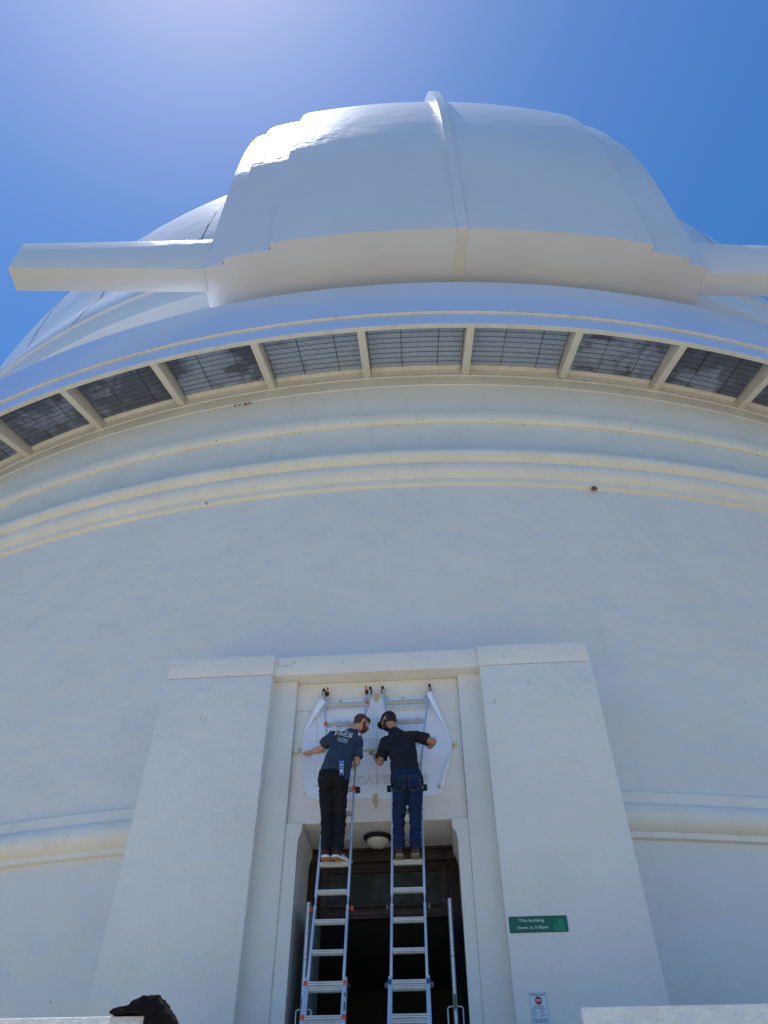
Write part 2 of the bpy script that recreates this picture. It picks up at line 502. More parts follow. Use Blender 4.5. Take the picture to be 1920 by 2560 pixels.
# radial brackets and vents below the rim
BA = lambda k: -0.49 + 5.42 * k
beam_me = None
bmb = MB()
for k in range(-7, 8):
    d = BA(k)
    a = d * D2R
    n = Vector((math.sin(a), -math.cos(a), 0)); t = Vector((math.cos(a), math.sin(a), 0))
    if beam_me is None:
        prof = [(20.70, 12.745), (21.905, 12.60), (21.905, 13.02), (20.70, 13.02)]
        v = []
        for s_ in (-0.078, 0.078):
            for R, z in prof:
                v.append((s_, -R * K, z * K))
        mb = MB(); mb.add(v, [(0, 1, 2, 3), (7, 6, 5, 4), (0, 4, 5, 1), (1, 5, 6, 2), (2, 6, 7, 3), (3, 7, 4, 0)])
        o = mb.build('bracket', 'beam', dome, bevel=0.008)
        beam_me = o.data
        o.matrix_parent_inverse = Matrix.Translation(-wloc(dome))
    else:
        o = bpy.data.objects.new('bracket', beam_me); COL.objects.link(o); o.parent = dome
        o.matrix_parent_inverse = Matrix.Translation(-wloc(dome))
    o.location = (XC, YC, 0)
    o.rotation_euler = (0, 0, a)
for k in range(-7, 7):
    d0, d1 = BA(k), BA(k + 1)
    wi = 0.085 / 20.72 / D2R; wo_ = 0.085 / 21.9 / D2R
    segs = 6
    def rowpts(R, z, w):
        return [cyl(R, z, d0 + w + (d1 - d0 - 2 * w) * i / segs) for i in range(segs + 1)]
    v = rowpts(20.70, 12.966, wi) + rowpts(21.9, 12.966, wo_)
    f = [(i, i + 1, segs + 2 + i, segs + 1 + i) for i in range(segs)]
    c = abs((d0 + d1) / 2 - 3.0)
    gm = GR[0] if c < 8 else (GR[1] if c < 12.5 else GR[2])  # blue sky light painted into the sheets, brightest in the middle bays
    gp = raw('vent_sheet', v, f, gm, dome)
    # cream angle at the inner edge
    mb = MB()
    P = [[cyl(R, z, d0 + wi + (d1 - d0 - 2 * wi) * i / segs) for i in range(segs + 1)] for R, z in ((20.705, 12.93), (20.795, 12.935), (20.80, 12.97), (20.705, 12.972))]
    vv = [p for q in zip(*P) for p in q]
    ff = []
    for i in range(segs):
        for j in range(4):
            ff.append((4 * i + j, 4 * i + (j + 1) % 4, 4 * i + 4 + (j + 1) % 4, 4 * i + 4 + j))
    mb.add(vv, ff)
    mb.build('vent_frame', 'trim', gp)
    # slats (radial fins) and round wires
    sm = MB()
    ns = 58
    for i in range(ns):
        ww = wi + (d1 - d0 - 2 * wi) * (i + 0.5) / ns
        a = (d0 + ww) * D2R
        n = Vector((math.sin(a), -math.cos(a), 0)); t = Vector((math.cos(a), math.sin(a), 0))
        c0 = Vector((XC, YC, 0))
        hw = 0.0042 * K
        q = []
        for R in (20.80, 21.89):
            for dx, z in ((-hw, 12.950), (hw, 12.950), (hw, 12.963), (-hw, 12.963)):
                q.append(c0 + n * R * K + t * dx + Vector((0, 0, z * K)))
        sm.add(q, BOXF[:0] + [(0, 1, 5, 4), (1, 2, 6, 5), (3, 0, 4, 7)])
    tag(sm.build('slats', 'vent_slat', gp), kind='stuff')
    wm = MB()
    for j in range(9):
        R = 20.90 + 0.115 * j
        for i in range(segs):
            a0 = d0 + wi + (d1 - d0 - 2 * wi) * i / segs; a1 = d0 + wi + (d1 - d0 - 2 * wi) * (i + 1) / segs
            q = []
            for aa in (a0, a1):
                for dr, z in ((-0.0045, 12.944), (0.0045, 12.944), (0.0045, 12.949), (-0.0045, 12.949)):
                    q.append(cyl(R + dr, z, aa))
            wm.add(q, [(0, 1, 5, 4), (1, 2, 6, 5), (3, 0, 4, 7)])
    for fr in (0.36, 0.72):
        aa = d0 + (d1 - d0) * fr
        wm.bar(cyl(20.80, 12.935, aa), cyl(21.89, 12.935, aa), 0.009, 0.012, up=(0, 0, 1))
    tag(wm.build('wire_mesh', 'slat', gp), kind='stuff')

# ------------------------------------------------------------------ shutter (three curved tiers, rib, side rails)
AL = 5.0 * D2R
def loc(u, v, z):
    return (XC + K * (u * math.cos(AL) + v * math.sin(AL)), YC + K * (u * math.sin(AL) - v * math.cos(AL)), K * z)

def tier_profile(Rb, Rt, zc, zb, nth=120, amax=112):
    P = []
    for i in range(9):
        t = i / 8
        P.append((zb + (zc - zb) * t, Rb + (Rt - Rb) * t, None))
    for i in range(1, nth + 1):
        P.append((None, Rt, amax * D2R * i / nth))
    return P, zc

def tier(name, u0, u1, Rb, Rt, zc, zb, depth, lab=None, extra=0.0):
    P, zc = tier_profile(Rb, Rt, zc, zb)
    nu = 84
    us = [u0 + (u1 - u0) * i / nu for i in range(nu + 1)]
    v = []; f = []
    def pt(u, row, dr=0.0):
        z, R, th = row
        R = R + dr
        if th is None:
            return loc(u, math.sqrt(R * R - u * u), z)
        rr = math.sqrt(R * R - u * u)
        return loc(u, rr * math.cos(th), zc + rr * math.sin(th))
    n = len(us)
    for row in P:
        for u in us: v.append(pt(u, row))
    for r in range(len(P) - 1):
        for i in range(n - 1):
            a = r * n + i
            f.append((a, a + 1, a + n + 1, a + n))
    # side walls
    for ui, rev in ((0, False), (n - 1, True)):
        b = len(v)
        for row in P: v.append(pt(us[ui], row, -depth))
        for r in range(len(P) - 1):
            q = (r * n + ui, (r + 1) * n + ui, b + r + 1, b + r)
            f.append(q if not rev else q[::-1])
    # soffit
    b = len(v)
    for u in us: v.append(loc(u, math.sqrt((Rb - depth - extra) ** 2 - u * u), zb))
    for i in range(n - 1):
        f.append((i, b + i, b + i + 1, i + 1))
    me = bpy.data.meshes.new(name); me.from_pydata(v, [], f); me.update(); sharp(me, 28)
    return me

shutter = bpy.data.objects.new('shutter', None); COL.objects.link(shutter)
shutter.location = (XC, YC, 14.6); shutter.parent = dome
shutter.matrix_parent_inverse = Matrix.Translation(-wloc(dome))
shutter['label'] = 'raised stepped centre shutter of the dome'
Z1, Z2, Z3 = 17.85, 17.85, 17.85
link('shutter_skin', tier('shutter_skin', -3.93, 3.72, 22.86, 22.80, Z1, 14.600, 0.40, extra=1.25), 'dome', shutter)
link('shutter_skin', tier('shutter_skin', -4.91, 4.55, 22.71, 22.63, Z2, 14.612, 0.40, extra=1.05), 'dome', shutter)
link('shutter_skin', tier('shutter_skin', -5.36, 4.96, 22.59, 22.49, Z3, 14.624, 1.9), 'dome', shutter)
# lip where the flat skin meets the rounded top, on the two outer tiers
def lip(u0, u1, R, th):
    v = []; f = []
    n = 10
    for i in range(n + 1):
        u = u0 + (u1 - u0) * i / n
        for dr, dt in ((0.0, -0.10), (0.010, -0.06), (0.010, 0.0), (-0.004, 0.03)):
            rr = math.sqrt((R + dr) ** 2 - u * u); t = (th + dt) * D2R
            v.append(loc(u, rr * math.cos(t), Z1 + rr * math.sin(t)))
    for i in range(n):
        for j in range(3):
            f.append((4 * i + j, 4 * i + 4 + j, 4 * i + 5 + j, 4 * i + 1 + j))
    raw('cover_lip', v, f, 'dome', shutter)
lip(-4.90, -3.94, 22.63, 3.6)
lip(-5.35, -4.92, 22.49, 3.2)
def seam_strip(u, R, zc, th0, th1, w=0.007, mat='seam'):
    v = []; f = []
    n = 20
    for i in range(n + 1):
        th = (th0 + (th1 - th0) * i / n) * D2R
        for du, dr in ((-w, 0.0005), (0, 0.0015), (w, 0.0005)):
            rr = math.sqrt((R + dr) ** 2 - (u + du) ** 2)
            v.append(loc(u + du, rr * math.cos(th), zc + rr * math.sin(th)))
    for i in range(n):
        b = 3 * i
        f += [(b, b + 1, b + 4, b + 3), (b + 1, b + 2, b + 5, b + 4)]
    raw('seam_or_shade_strip', v, f, mat, shutter)
def edge_shade_strip(u, Rb, Rt):  # dark strip painted in for the shade at a tier step
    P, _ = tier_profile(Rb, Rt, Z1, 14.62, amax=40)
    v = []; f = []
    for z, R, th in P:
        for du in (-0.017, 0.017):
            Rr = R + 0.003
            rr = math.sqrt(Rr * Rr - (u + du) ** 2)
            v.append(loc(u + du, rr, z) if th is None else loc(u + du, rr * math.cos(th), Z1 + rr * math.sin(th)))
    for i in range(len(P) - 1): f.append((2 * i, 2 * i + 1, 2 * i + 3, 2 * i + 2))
    raw('seam_or_shade_strip', v, f, 'edge_shade', shutter)
edge_shade_strip(-3.945, 22.71, 22.63)
edge_shade_strip(-4.925, 22.59, 22.49)
edge_shade_strip(3.735, 22.71, 22.63)
seam_strip(-1.98, 22.79, Z1, 5, 40)
seam_strip(1.82, 22.79, Z1, 7, 40)
# centre rib: box rail over the arch, taller towards the top, and running under the soffit
v = []; f = []
ur, wr = -0.12, 0.10
rows = []
P, _ = tier_profile(22.84, 22.79, Z1, 14.575, nth=40, amax=60)
for i, (z, R, th) in enumerate(P):
    h = 0.06 if th is None else 0.06 + 0.30 * min(1, max(0, (math.degrees(th) - 2) / 22.0))
    q = []
    for u in (ur - wr, ur + wr):
        for Rr in (R - 0.03, R + h):
            if th is None: q.append(loc(u, math.sqrt(Rr * Rr - u * u), z))
            else:
                rr = math.sqrt(Rr * Rr - u * u)
                q.append(loc(u, rr * math.cos(th), Z1 + rr * math.sin(th)))
    rows.append(q)
for q in rows: v += [q[0], q[1], q[3], q[2]]
for i in range(len(rows) - 1):
    b = 4 * i
    for j in range(3):
        f.append((b + j, b + j + 1, b + 4 + j + 1, b + 4 + j))
f.append((0, 1, 2, 3))
raw('centre_rib', v, f, 'dome', shutter, smooth=30)
mb = MB()
q = [loc(ur - wr, 21.3, 14.578), loc(ur + wr, 21.3, 14.578), loc(ur + wr, 22.85, 14.578), loc(ur - wr, 22.85, 14.578)]
q += [(x, y, 14.599 * K) for x, y, z in q]
mb.add(q, BOXF); mb.build('soffit_rail', 'beam', shutter)
# bolts on the rib
for i in range(9):
    th = (4 + 3.2 * i) * D2R
    h = 0.06 + 0.30 * min(1, max(0, (math.degrees(th) - 2) / 22.0))
    rr = 22.79 + h + 0.004
    mb = MB(); mb.ball(loc(ur + 0.02, rr * math.cos(th), Z1 + rr * math.sin(th)), 0.022, nu=8, nv=6); mb.build('bolt', 'beam', shutter)
for vv in (21.5, 21.9, 22.4, 22.8):
    mb = MB(); mb.ball(loc(ur, vv, 14.577), 0.014, nu=8, nv=6); mb.build('bolt', 'beam', shutter)
for u0, u1, zt0, zt1 in ((-9.32, -5.33, 15.62, 15.84), (4.93, 9.3, 15.86, 15.62)):
    mb = MB()
    v = [loc(u0, 21.41, 14.60), loc(u1, 21.41, 14.60), loc(u1, 21.94, 14.60), loc(u0, 21.94, 14.60), loc(u0, 21.41, zt0), loc(u1, 21.41, zt1), loc(u1, 21.94, zt1), loc(u0, 21.94, zt0)]
    mb.add(v, BOXF)
    mb.build('rail_arm', 'dome', shutter, bevel=0.012)

# ------------------------------------------------------------------ entrance surround
por = thing('entrance_surround', (-0.82, 9.5, 0.85), 'white stucco entrance surround of two broad pylons joined by a lintel over the door', 'doorway')
def prism(name, poly_bottom, poly_top, z0, z1, mat, parent, bevel=0.012):
    mb = MB()
    mb.add([(x, y, z0) for x, y in poly_bottom] + [(x, y, z1) for x, y in poly_top], BOXF)
    return mb.build(name, mat, parent, bevel=bevel)
prism('pylon', [(-3.765, 9.0), (-2.212, 9.0), (-2.212, 10.28), (-3.765, 10.28)], [(-3.675, 9.0), (-2.208, 9.0), (-2.208, 10.28), (-3.675, 10.28)], 0.85, 5.678, 'stucco_rough', por, 0.014)
prism('pylon', [(0.584, 9.0), (2.095, 9.0), (2.095, 10.28), (0.584, 10.28)], [(0.570, 9.0), (2.036, 9.0), (2.036, 10.28), (0.570, 10.28)], 0.85, 5.678, 'stucco_rough', por, 0.014)
prism('pylon_cap', [(-3.662, 9.014), (-2.206, 9.014), (-2.206, 10.28), (-3.662, 10.28)], [(-3.668, 9.014), (-2.203, 9.014), (-2.203, 10.28), (-3.668, 10.28)], 5.694, 6.004, 'stucco_rough', por, 0.014)
prism('pylon_cap', [(0.566, 9.014), (2.026, 9.014), (2.026, 10.28), (0.566, 10.28)], [(0.558, 9.014), (2.018, 9.014), (2.018, 10.28), (0.558, 10.28)], 5.694, 6.000, 'stucco_rough', por, 0.014)
for x0, x1 in ((-3.63, -2.23), (0.59, 1.99)):
    mb = MB(); mb.box(x0, x1, 9.035, 10.2, 5.60, 5.76); mb.build('cap_joint', 'stucco_rough', por)
mb = MB(); mb.box(-2.25, 0.60, 9.062, 10.28, 5.70, 5.992); mb.build('lintel', 'stucco_rough', por, bevel=0.012)
mb = MB(); mb.box(-2.25, -1.902, 9.22, 10.28, 0.85, 5.697); mb.build('pilaster', 'stucco_rough', por, bevel=0.01)
mb = MB(); mb.box(0.275, 0.62, 9.22, 10.28, 0.85, 5.697); mb.build('pilaster', 'stucco_rough', por, bevel=0.01)
mb = MB(); mb.box(-1.90, 0.273, 9.30, 10.3, 3.768, 5.694); mb.build('recessed_panel', 'stucco_rough', por, bevel=0.008)
def jamb(x_out, x_in, x_fl):
    prof = [(0.85, x_in), (3.50, x_in), (3.56, x_in + (x_fl - x_in) * 0.12), (3.61, x_in + (x_fl - x_in) * 0.4), (3.65, x_in + (x_fl - x_in) * 0.85), (3.67, x_fl), (3.76, x_fl)]
    v = []; f = []
    for z, xi in prof:
        v += [(x_out, 9.25, z), (xi, 9.25, z), (xi, 10.3, z), (x_out, 10.3, z)]
    for i in range(len(prof) - 1):
        b = 4 * i
        for j in range(4):
            f.append((b + j, b + (j + 1) % 4, b + 4 + (j + 1) % 4, b + 4 + j))
    f += [(0, 1, 2, 3), tuple(4 * (len(prof) - 1) + j for j in range(4))]
    raw('door_jamb', v, f, 'stucco_rough', por, smooth=25)
jamb(-1.90, -1.747, -1.706)
jamb(0.273, 0.139, 0.080)
# hairline cracks in the render
def crack(p0, p1, y, n=9, w=0.0022, amp=0.02):
    pts = []
    for i in range(n + 1):
        t = i / n
        pts.append((p0[0] + (p1[0] - p0[0]) * t + rnd.uniform(-amp, amp) * (0 < i < n), y, p0[1] + (p1[1] - p0[1]) * t + rnd.uniform(-amp, amp) * (0 < i < n)))
    v = []; f = []
    for p in pts:
        ww = w * rnd.uniform(0.3, 1.2)
        v += [(p[0] - ww, p[1], p[2] + ww), (p[0] + ww, p[1], p[2] - ww)]
    for i in range(n):
        f.append((2 * i, 2 * i + 1, 2 * i + 3, 2 * i + 2))
    raw('crack', v, f, 'seam', por)
crack((-2.14, 5.97), (-2.16, 5.86), 9.0605)
crack((-2.15, 5.86), (-1.98, 5.84), 9.0605)
crack((-1.98, 5.84), (-1.93, 5.93), 9.0605)
crack((-1.89, 5.28), (-1.62, 5.27), 9.2985)
crack((-1.86, 5.60), (-1.70, 5.63), 9.2985)
crack((-3.10, 5.05), (-3.00, 5.06), 8.9985, n=5)
crack((-3.10, 5.09), (-3.09, 5.04), 8.9985, n=4)
crack((1.20, 5.42), (1.16, 5.34), 8.9985, n=5)
crack((0.90, 5.84), (0.91, 5.78), 9.0125, n=4)
crack((0.72, 5.16), (0.71, 5.11), 8.9985, n=4)

# ------------------------------------------------------------------ doorway: frame, transom, leaves, interior
dr = thing('entrance_door', (-0.82, 10.15, 0.85), 'dark brown wooden door frame with glazed transom and two grey leaves standing open', 'door')
YF = 10.14
fm = MB()
fm.box(-1.745, -1.60, YF, YF + 0.14, 0.85, 3.60).box(-0.005, 0.137, YF, YF + 0.14, 0.85, 3.60)
fm.box(-1.745, 0.137, YF, YF + 0.14, 3.602, 3.766)
fm.box(-1.598, -0.007, YF + 0.03, YF + 0.14, 2.935, 3.098)
fm.box(-1.598, -1.515, YF + 0.03, YF + 0.13, 3.10, 3.60).box(-0.092, -0.007, YF + 0.03, YF + 0.13, 3.10, 3.60)
fm.box(-1.513, -0.094, YF + 0.03, YF + 0.13, 3.502, 3.60)
fm.build('frame', 'wood', dr, bevel=0.006)
for args in ((-1.74, 0.132, 3.735, 3.762, 0.035), (-1.742, 0.134, 3.700, 3.722, 0.022), (-1.60, -0.005, 3.60, 3.618, 0.02), (-1.6, -0.005, 2.935, 2.95, 0.03), (-1.5, -0.1, 3.075, 3.09, 0.01), (-1.5, -0.1, 3.515, 3.53, 0.01)):
    mb = MB(); mb.box(args[0], args[1], YF - args[4], YF + 0.028, args[2], args[3]); mb.build('moulding', 'wood', dr, bevel=0.004)
for x in (-1.735, -1.70, -1.655, -1.61, 0.0, 0.045, 0.09, 0.122):
    mb = MB(); mb.box(x - 0.006, x + 0.006, YF - 0.018, YF - 0.001, 0.85, 3.59); mb.build('moulding', 'wood', dr, bevel=0.003)
for x in (-1.672, 0.064):
    mb = MB(); mb.box(x - 0.055, x + 0.055, YF - 0.02, YF - 0.001, 3.61, 3.695); mb.box(x - 0.03, x + 0.03, YF - 0.03, YF - 0.021, 3.63, 3.675); mb.build('corner_block', 'wood', dr, bevel=0.004)
# raised panel on the rail below the glass
mb = MB(); mb.box(-1.45, -0.15, YF + 0.015, YF + 0.029, 2.985, 3.055); mb.build('rail_panel', 'wood', dr, bevel=0.012)
tr = MB(); tr.box(-1.512, -0.095, YF + 0.07, YF + 0.08, 3.099, 3.501)
trw = tr.build('transom_pane', 'pane', dr)
mb = MB()
mb.box(-1.512, -1.497, YF + 0.035, YF + 0.069, 3.10, 3.50).box(-0.11, -0.095, YF + 0.035, YF + 0.069, 3.10, 3.50).box(-1.496, -0.111, YF + 0.035, YF + 0.069, 3.10, 3.113).box(-1.496, -0.111, YF + 0.035, YF + 0.069, 3.487, 3.50)
mb.build('glazing_bead', 'wood', trw)
# open leaves
def leaf(x0, x1, inward):
    mb = MB(); mb.box(x0, x1, 9.26, 10.11, 0.87, 2.872); lf = mb.build('door_leaf', 'door_grey', dr, bevel=0.003)
    xm = (x0 + x1) / 2
    for z0, z1 in ((2.30, 2.871), (1.95, 2.29), (1.35, 1.80), (0.9, 1.30)):
        mb = MB(); mb.box(xm - 0.010, xm + 0.010, 9.250, 9.2595, z0, z1); mb.build('edge_strip', 'alu_edge', lf)
    for z in (2.75, 2.55, 2.35, 2.2, 2.0, 1.7, 1.5):
        mb = MB(); mb.ball((xm, 9.249, z), 0.005, nu=6, nv=4); mb.build('screw', 'slat', lf)
    mb = MB(); mb.box(xm - 0.008, xm + 0.008, 9.244, 9.2495, 1.83, 1.93); mb.build('latch_plate', 'slat', lf)
    for s in (-1, 1):
        xs = x0 if s < 0 else x1
        mb = MB()
        mb.tube([(xs, 9.36, 1.86), (xs + s * 0.045, 9.36, 1.855), (xs + s * 0.055, 9.36, 1.84), (xs + s * 0.055, 9.36, 1.68), (xs + s * 0.045, 9.36, 1.665), (xs, 9.36, 1.66)], 0.009, n=8)
        mb.build('handle', 'alu_edge', lf, smooth=50)
    mb = MB(); mb.box(x0 + 0.002, x1 - 0.002, 9.27, 10.1, 2.873, 2.882); mb.build('top_weatherstrip', 'slat', lf)
leaf(-0.022, 0.024, 1)
leaf(-1.597, -1.549, -1)
room = thing('entrance_hall', (-0.82, 12, 0.85), 'dark unlit hallway seen through the open entrance door', 'hallway')
mb = MB()
mb.box(-3.2, -3.1, 10.32, 15, 0.85, 3.2).box(1.5, 1.6, 10.32, 15, 0.85, 3.2).box(-3.1, 1.5, 14.9, 15, 0.85, 3.2)
mb.build('hall_wall', 'interior', room)
mb = MB(); mb.box(-3.2, 1.6, 10.302, 15, 3.21, 3.3); mb.build('hall_ceiling', 'interior', room)
mb = MB(); mb.box(-3.2, 1.6, 10.302, 15, 0.80, 0.845); mb.build('hall_floor', 'interior', room)
mb = MB(); mb.box(-3.2, -1.60, 10.285, 10.32, 0.85, 3.3).box(0.0, 1.6, 10.285, 10.32, 0.85, 3.3).box(-1.59, -0.01, 10.285, 10.32, 2.94, 3.766); mb.build('hall_front_wall', 'interior', room)

# ------------------------------------------------------------------ ceiling lamp
lamp = thing('ceiling_lamp', (-0.84, 9.75, 3.768), 'round frosted bowl lamp with dark metal rim on the soffit above the door', 'lamp')
def lathe(name, prof, mat, parent, c, n=32, smooth=35):
    v = []; f = []
    for r, z in prof:
        for k in range(n):
            a = 2 * math.pi * k / n
            v.append((c[0] + r * math.cos(a), c[1] + r * math.sin(a), c[2] + z))
    for i in range(len(prof) - 1):
        for k in range(n):
            f.append((i * n + k, i * n + (k + 1) % n, (i + 1) * n + (k + 1) % n, (i + 1) * n + k))
    return raw(name, v, f, mat, parent, smooth)
lc = (-0.84, 9.75, 3.768)
lathe('rim', [(0.0, -0.002), (0.165, -0.002), (0.178, -0.012), (0.176, -0.03), (0.155, -0.052), (0.14, -0.055), (0.138, -0.04), (0.01, -0.04)], 'lampmetal', lamp, lc)
lathe('glass_bowl', [(0.137, -0.045)] + [(0.137 * math.cos(t * 9 * D2R), -0.048 - 0.10 * math.sin(t * 9 * D2R)) for t in range(1, 11)], 'lampglass', lamp, lc)
lathe('finial', [(0.0, -0.147), (0.012, -0.148), (0.012, -0.156), (0.004, -0.163), (0.0, -0.164)], 'lampmetal', lamp, lc, n=12)

# ------------------------------------------------------------------ text helpers
def text_mesh(body, size, extr=0.0, offset=0.0, shear=0.0, spacing=1.0):
    cu = bpy.data.curves.new('t', 'FONT')
    cu.body = body; cu.size = size; cu.extrude = extr; cu.offset = offset; cu.shear = shear; cu.space_character = spacing
    cu.align_x = 'CENTER'; cu.align_y = 'CENTER'; cu.resolution_u = 3
    o = bpy.data.objects.new('t', cu); COL.objects.link(o)
    bpy.context.view_layer.update()
    me = bpy.data.meshes.new_from_object(o.evaluated_get(bpy.context.evaluated_depsgraph_get()))
    bpy.data.objects.remove(o); bpy.data.curves.remove(cu)
    return me
def fit_text(me, w=None, h=None):
    xs = [v.co.x for v in me.vertices]; ys = [v.co.y for v in me.vertices]
    cx, cy = (min(xs) + max(xs)) / 2, (min(ys) + max(ys)) / 2
    W0, H0 = max(xs) - min(xs), max(ys) - min(ys)
    sx = w / W0 if w else None; sy = h / H0 if h else None
    if sx is None: sx = sy
    if sy is None: sy = sx
    for v in me.vertices:
        v.co.x = (v.co.x - cx) * sx; v.co.y = (v.co.y - cy) * sy
    return me
def wall_text(name, body, cx, cz, y, w, h, mat, parent, offset=0.0, extr=0.0006, spacing=1.0):
    me = fit_text(text_mesh(body, 1.0, 0, offset, 0, spacing), w, h)
    for v in me.vertices:
        v.co = Vector((cx + v.co.x, y, cz + v.co.y))
    me.materials.clear()
    return link(name, me, mat, parent)
def outline_text(body, cx, cz, y, w, h, parent, lw=0.0026, spacing=1.15, bold=0.02):
    me = fit_text(text_mesh(body, 1.0, 0, bold, 0, spacing), w, h)
    bm = bmesh.new(); bm.from_mesh(me)
    bmesh.ops.remove_doubles(bm, verts=bm.verts, dist=0.0001)
    v = []; f = []
    for e in bm.edges:
        if len(e.link_faces) == 1:
            a, b = e.verts[0].co, e.verts[1].co
            d = (b - a)
            if d.length < 1e-6: continue
            d.normalize(); n = Vector((-d.y, d.x, 0)) * lw / 2
            k = len(v)
            for p in (a - n - d * lw / 2, a + n - d * lw / 2, b + n + d * lw / 2, b - n + d * lw / 2):
                v.append((cx + p.x, y, cz + p.y))
            f.append((k, k + 1, k + 2, k + 3))
    bm.free()
    return raw('outline_lettering', v, f, 'ink', parent)

# ------------------------------------------------------------------ signs
def rrect(x0, x1, z0, z1, r, n=5):
    pts = []
    for cx, cz, a0 in ((x1 - r, z1 - r, 0), (x0 + r, z1 - r, 90), (x0 + r, z0 + r, 180), (x1 - r, z0 + r, 270)):
        for i in range(n + 1):
            a = (a0 + 90 * i / n) * D2R
            pts.append((cx + r * math.cos(a), cz + r * math.sin(a)))
    return pts
def slab(name, pts, y0, y1, mat, parent=None):
    n = len(pts)
    v = [(x, y0, z) for x, z in pts] + [(x, y1, z) for x, z in pts]
    f = [tuple(range(n)), tuple(reversed(range(n, 2 * n)))] + [(i, (i + 1) % n, n + (i + 1) % n, n + i) for i in range(n)]
    return raw(name, v, f, mat, parent)
sg = thing('closing_time_sign', (0.914, 8.99, 2.51), 'green sign with pale lettering on the right pylon giving the closing time', 'sign')
slab('board', rrect(0.611, 1.217, 2.434, 2.590, 0.012), 8.990, 8.998, 'signdark', sg)
slab('face', rrect(0.615, 1.213, 2.438, 2.586, 0.010), 8.9885, 8.9895, 'signgreen', sg)
wall_text('lettering', 'This building', 0.845, 2.544, 8.9875, 0.262, 0.036, 'signwhite', sg, 0.004)
wall_text('lettering', 'closes at 3:30pm', 0.850, 2.478, 8.9875, 0.325, 0.036, 'signwhite', sg, 0.004)
dm = [(1.070, 2.441), (1.070, 2.480), (1.064, 2.481), (1.064, 2.492), (1.072, 2.494), (1.070, 2.505)]
for i in range(11):
    a = (165 - 15 * i) * D2R
    dm.append((1.128 + 0.060 * math.cos(a), 2.506 + 0.056 * math.sin(a)))
dm += [(1.188, 2.492), (1.196, 2.492), (1.196, 2.481), (1.190, 2.480), (1.192, 2.441)]
slab('dome_emblem', dm, 8.9868, 8.9878, 'signlight', sg)
slab('emblem_slit', [(1.100, 2.497), (1.116, 2.497), (1.114, 2.53), (1.122, 2.556), (1.112, 2.563), (1.102, 2.56), (1.098, 2.53)], 8.9858, 8.9866, 'signgreen', sg)
slab('emblem_slit', [(1.083, 2.497), (1.092, 2.497), (1.091, 2.53), (1.094, 2.55), (1.085, 2.54), (1.081, 2.52)], 8.9858, 8.9866, 'signdark', sg)
slab('emblem_line', [(1.064, 2.479), (1.194, 2.479), (1.194, 2.483), (1.064, 2.483)], 8.9858, 8.9866, 'signdark', sg)
slab('emblem_line', [(1.070, 2.456), (1.192, 2.456), (1.192, 2.459), (1.070, 2.459)], 8.9858, 8.9866, 'signgreen', sg)

nt_ = thing('visitor_notice', (0.82, 8.99, 1.76), 'white visitor alert notice with red stop octagon low on the right pylon', 'sign')
slab('board', rrect(0.728, 0.909, 1.625, 1.896, 0.008), 8.992, 8.998, 'noticewhite', nt_)
def strip(x0, x1, z0, z1, mat='noticeblue', y=8.9905, nm='print_line'):
    return slab(nm, [(x0, z0), (x1, z0), (x1, z1), (x0, z1)], y, y + 0.001, mat, nt_)
bx0, bx1, bz0, bz1 = 0.738, 0.900, 1.634, 1.887
strip(bx0, bx1, bz1 - 0.0025, bz1, nm='border'); strip(bx0, bx1, bz0, bz0 + 0.0025, nm='border')
strip(bx0, bx0 + 0.0025, bz0 + 0.0025, bz1 - 0.0025, nm='border'); strip(bx1 - 0.0025, bx1, bz0 + 0.0025, bz1 - 0.0025, nm='border')
wall_text('lettering', 'VISITOR ALERT!', 0.819, 1.870, 8.990, 0.142, 0.015, 'noticeblue', nt_, 0.02)
oc = lambda r: [(0.819 + r * math.cos((22.5 + 45 * i) * D2R), 1.822 + r * math.sin((22.5 + 45 * i) * D2R)) for i in range(8)]
slab('stop_octagon', oc(0.0375), 8.9905, 8.9915, 'noticered', nt_)
wall_text('lettering', 'STOP', 0.819, 1.822, 8.9895, 0.056, 0.022, 'signwhite', nt_, 0.02)
rr_ = random.Random(3)
for z, x0, x1 in ((1.774, 0.780, 0.862), (1.764, 0.765, 0.875)):
    x = x0
    while x < x1 - 0.006:
        w = rr_.uniform(0.006, 0.016); strip(x, min(x + w, x1), z, z + 0.005); x += w + 0.004
strip(0.752, 0.886, 1.751, 1.754)
for i in range(6):
    z = 1.740 - 0.0115 * i
    strip(0.752, 0.752 + rr_.uniform(0.02, 0.052), z, z + 0.003)
    strip(0.822, 0.822 + rr_.uniform(0.02, 0.060), z, z + 0.003, mat='noticered' if i % 3 == 2 else 'noticeblue')
wall_text('lettering', 'DO NOT VISIT TODAY', 0.819, 1.661, 8.990, 0.138, 0.017, 'noticeblue', nt_, 0.02)
strip(0.756, 0.882, 1.643, 1.647)

# ------------------------------------------------------------------ paper template on the panel
pap = thing('paper_template', (-0.82, 9.285, 4.7), 'large white paper template with outlined lettering taped above the door, edges curling', 'paper')
pts = [(-1.774, 4.738), (-1.764, 4.939), (-1.731, 5.065), (-1.668, 5.24), (-1.600, 5.33), (-1.495, 5.339), (-1.468, 5.41), (-1.15, 5.416), (-0.824, 5.419), (-0.5, 5.412), (-0.17, 5.405), (-0.075, 5.33),
       (0.009, 5.148), (0.085, 4.94), (0.130, 4.765), (0.142, 4.644), (0.10, 4.48), (0.051, 4.353), (-0.005, 4.20), (0.005, 4.124), (-0.045, 4.073), (-0.249, 4.05), (-0.641, 4.039), (-1.063, 4.054), (-1.527, 4.057), (-1.60, 4.065), (-1.653, 4.097), (-1.695, 4.14), (-1.712, 4.19), (-1.745, 4.36), (-1.77, 4.571)]
cxp, czp = -0.82, 4.72
v = [(cxp, 9.288, czp)]
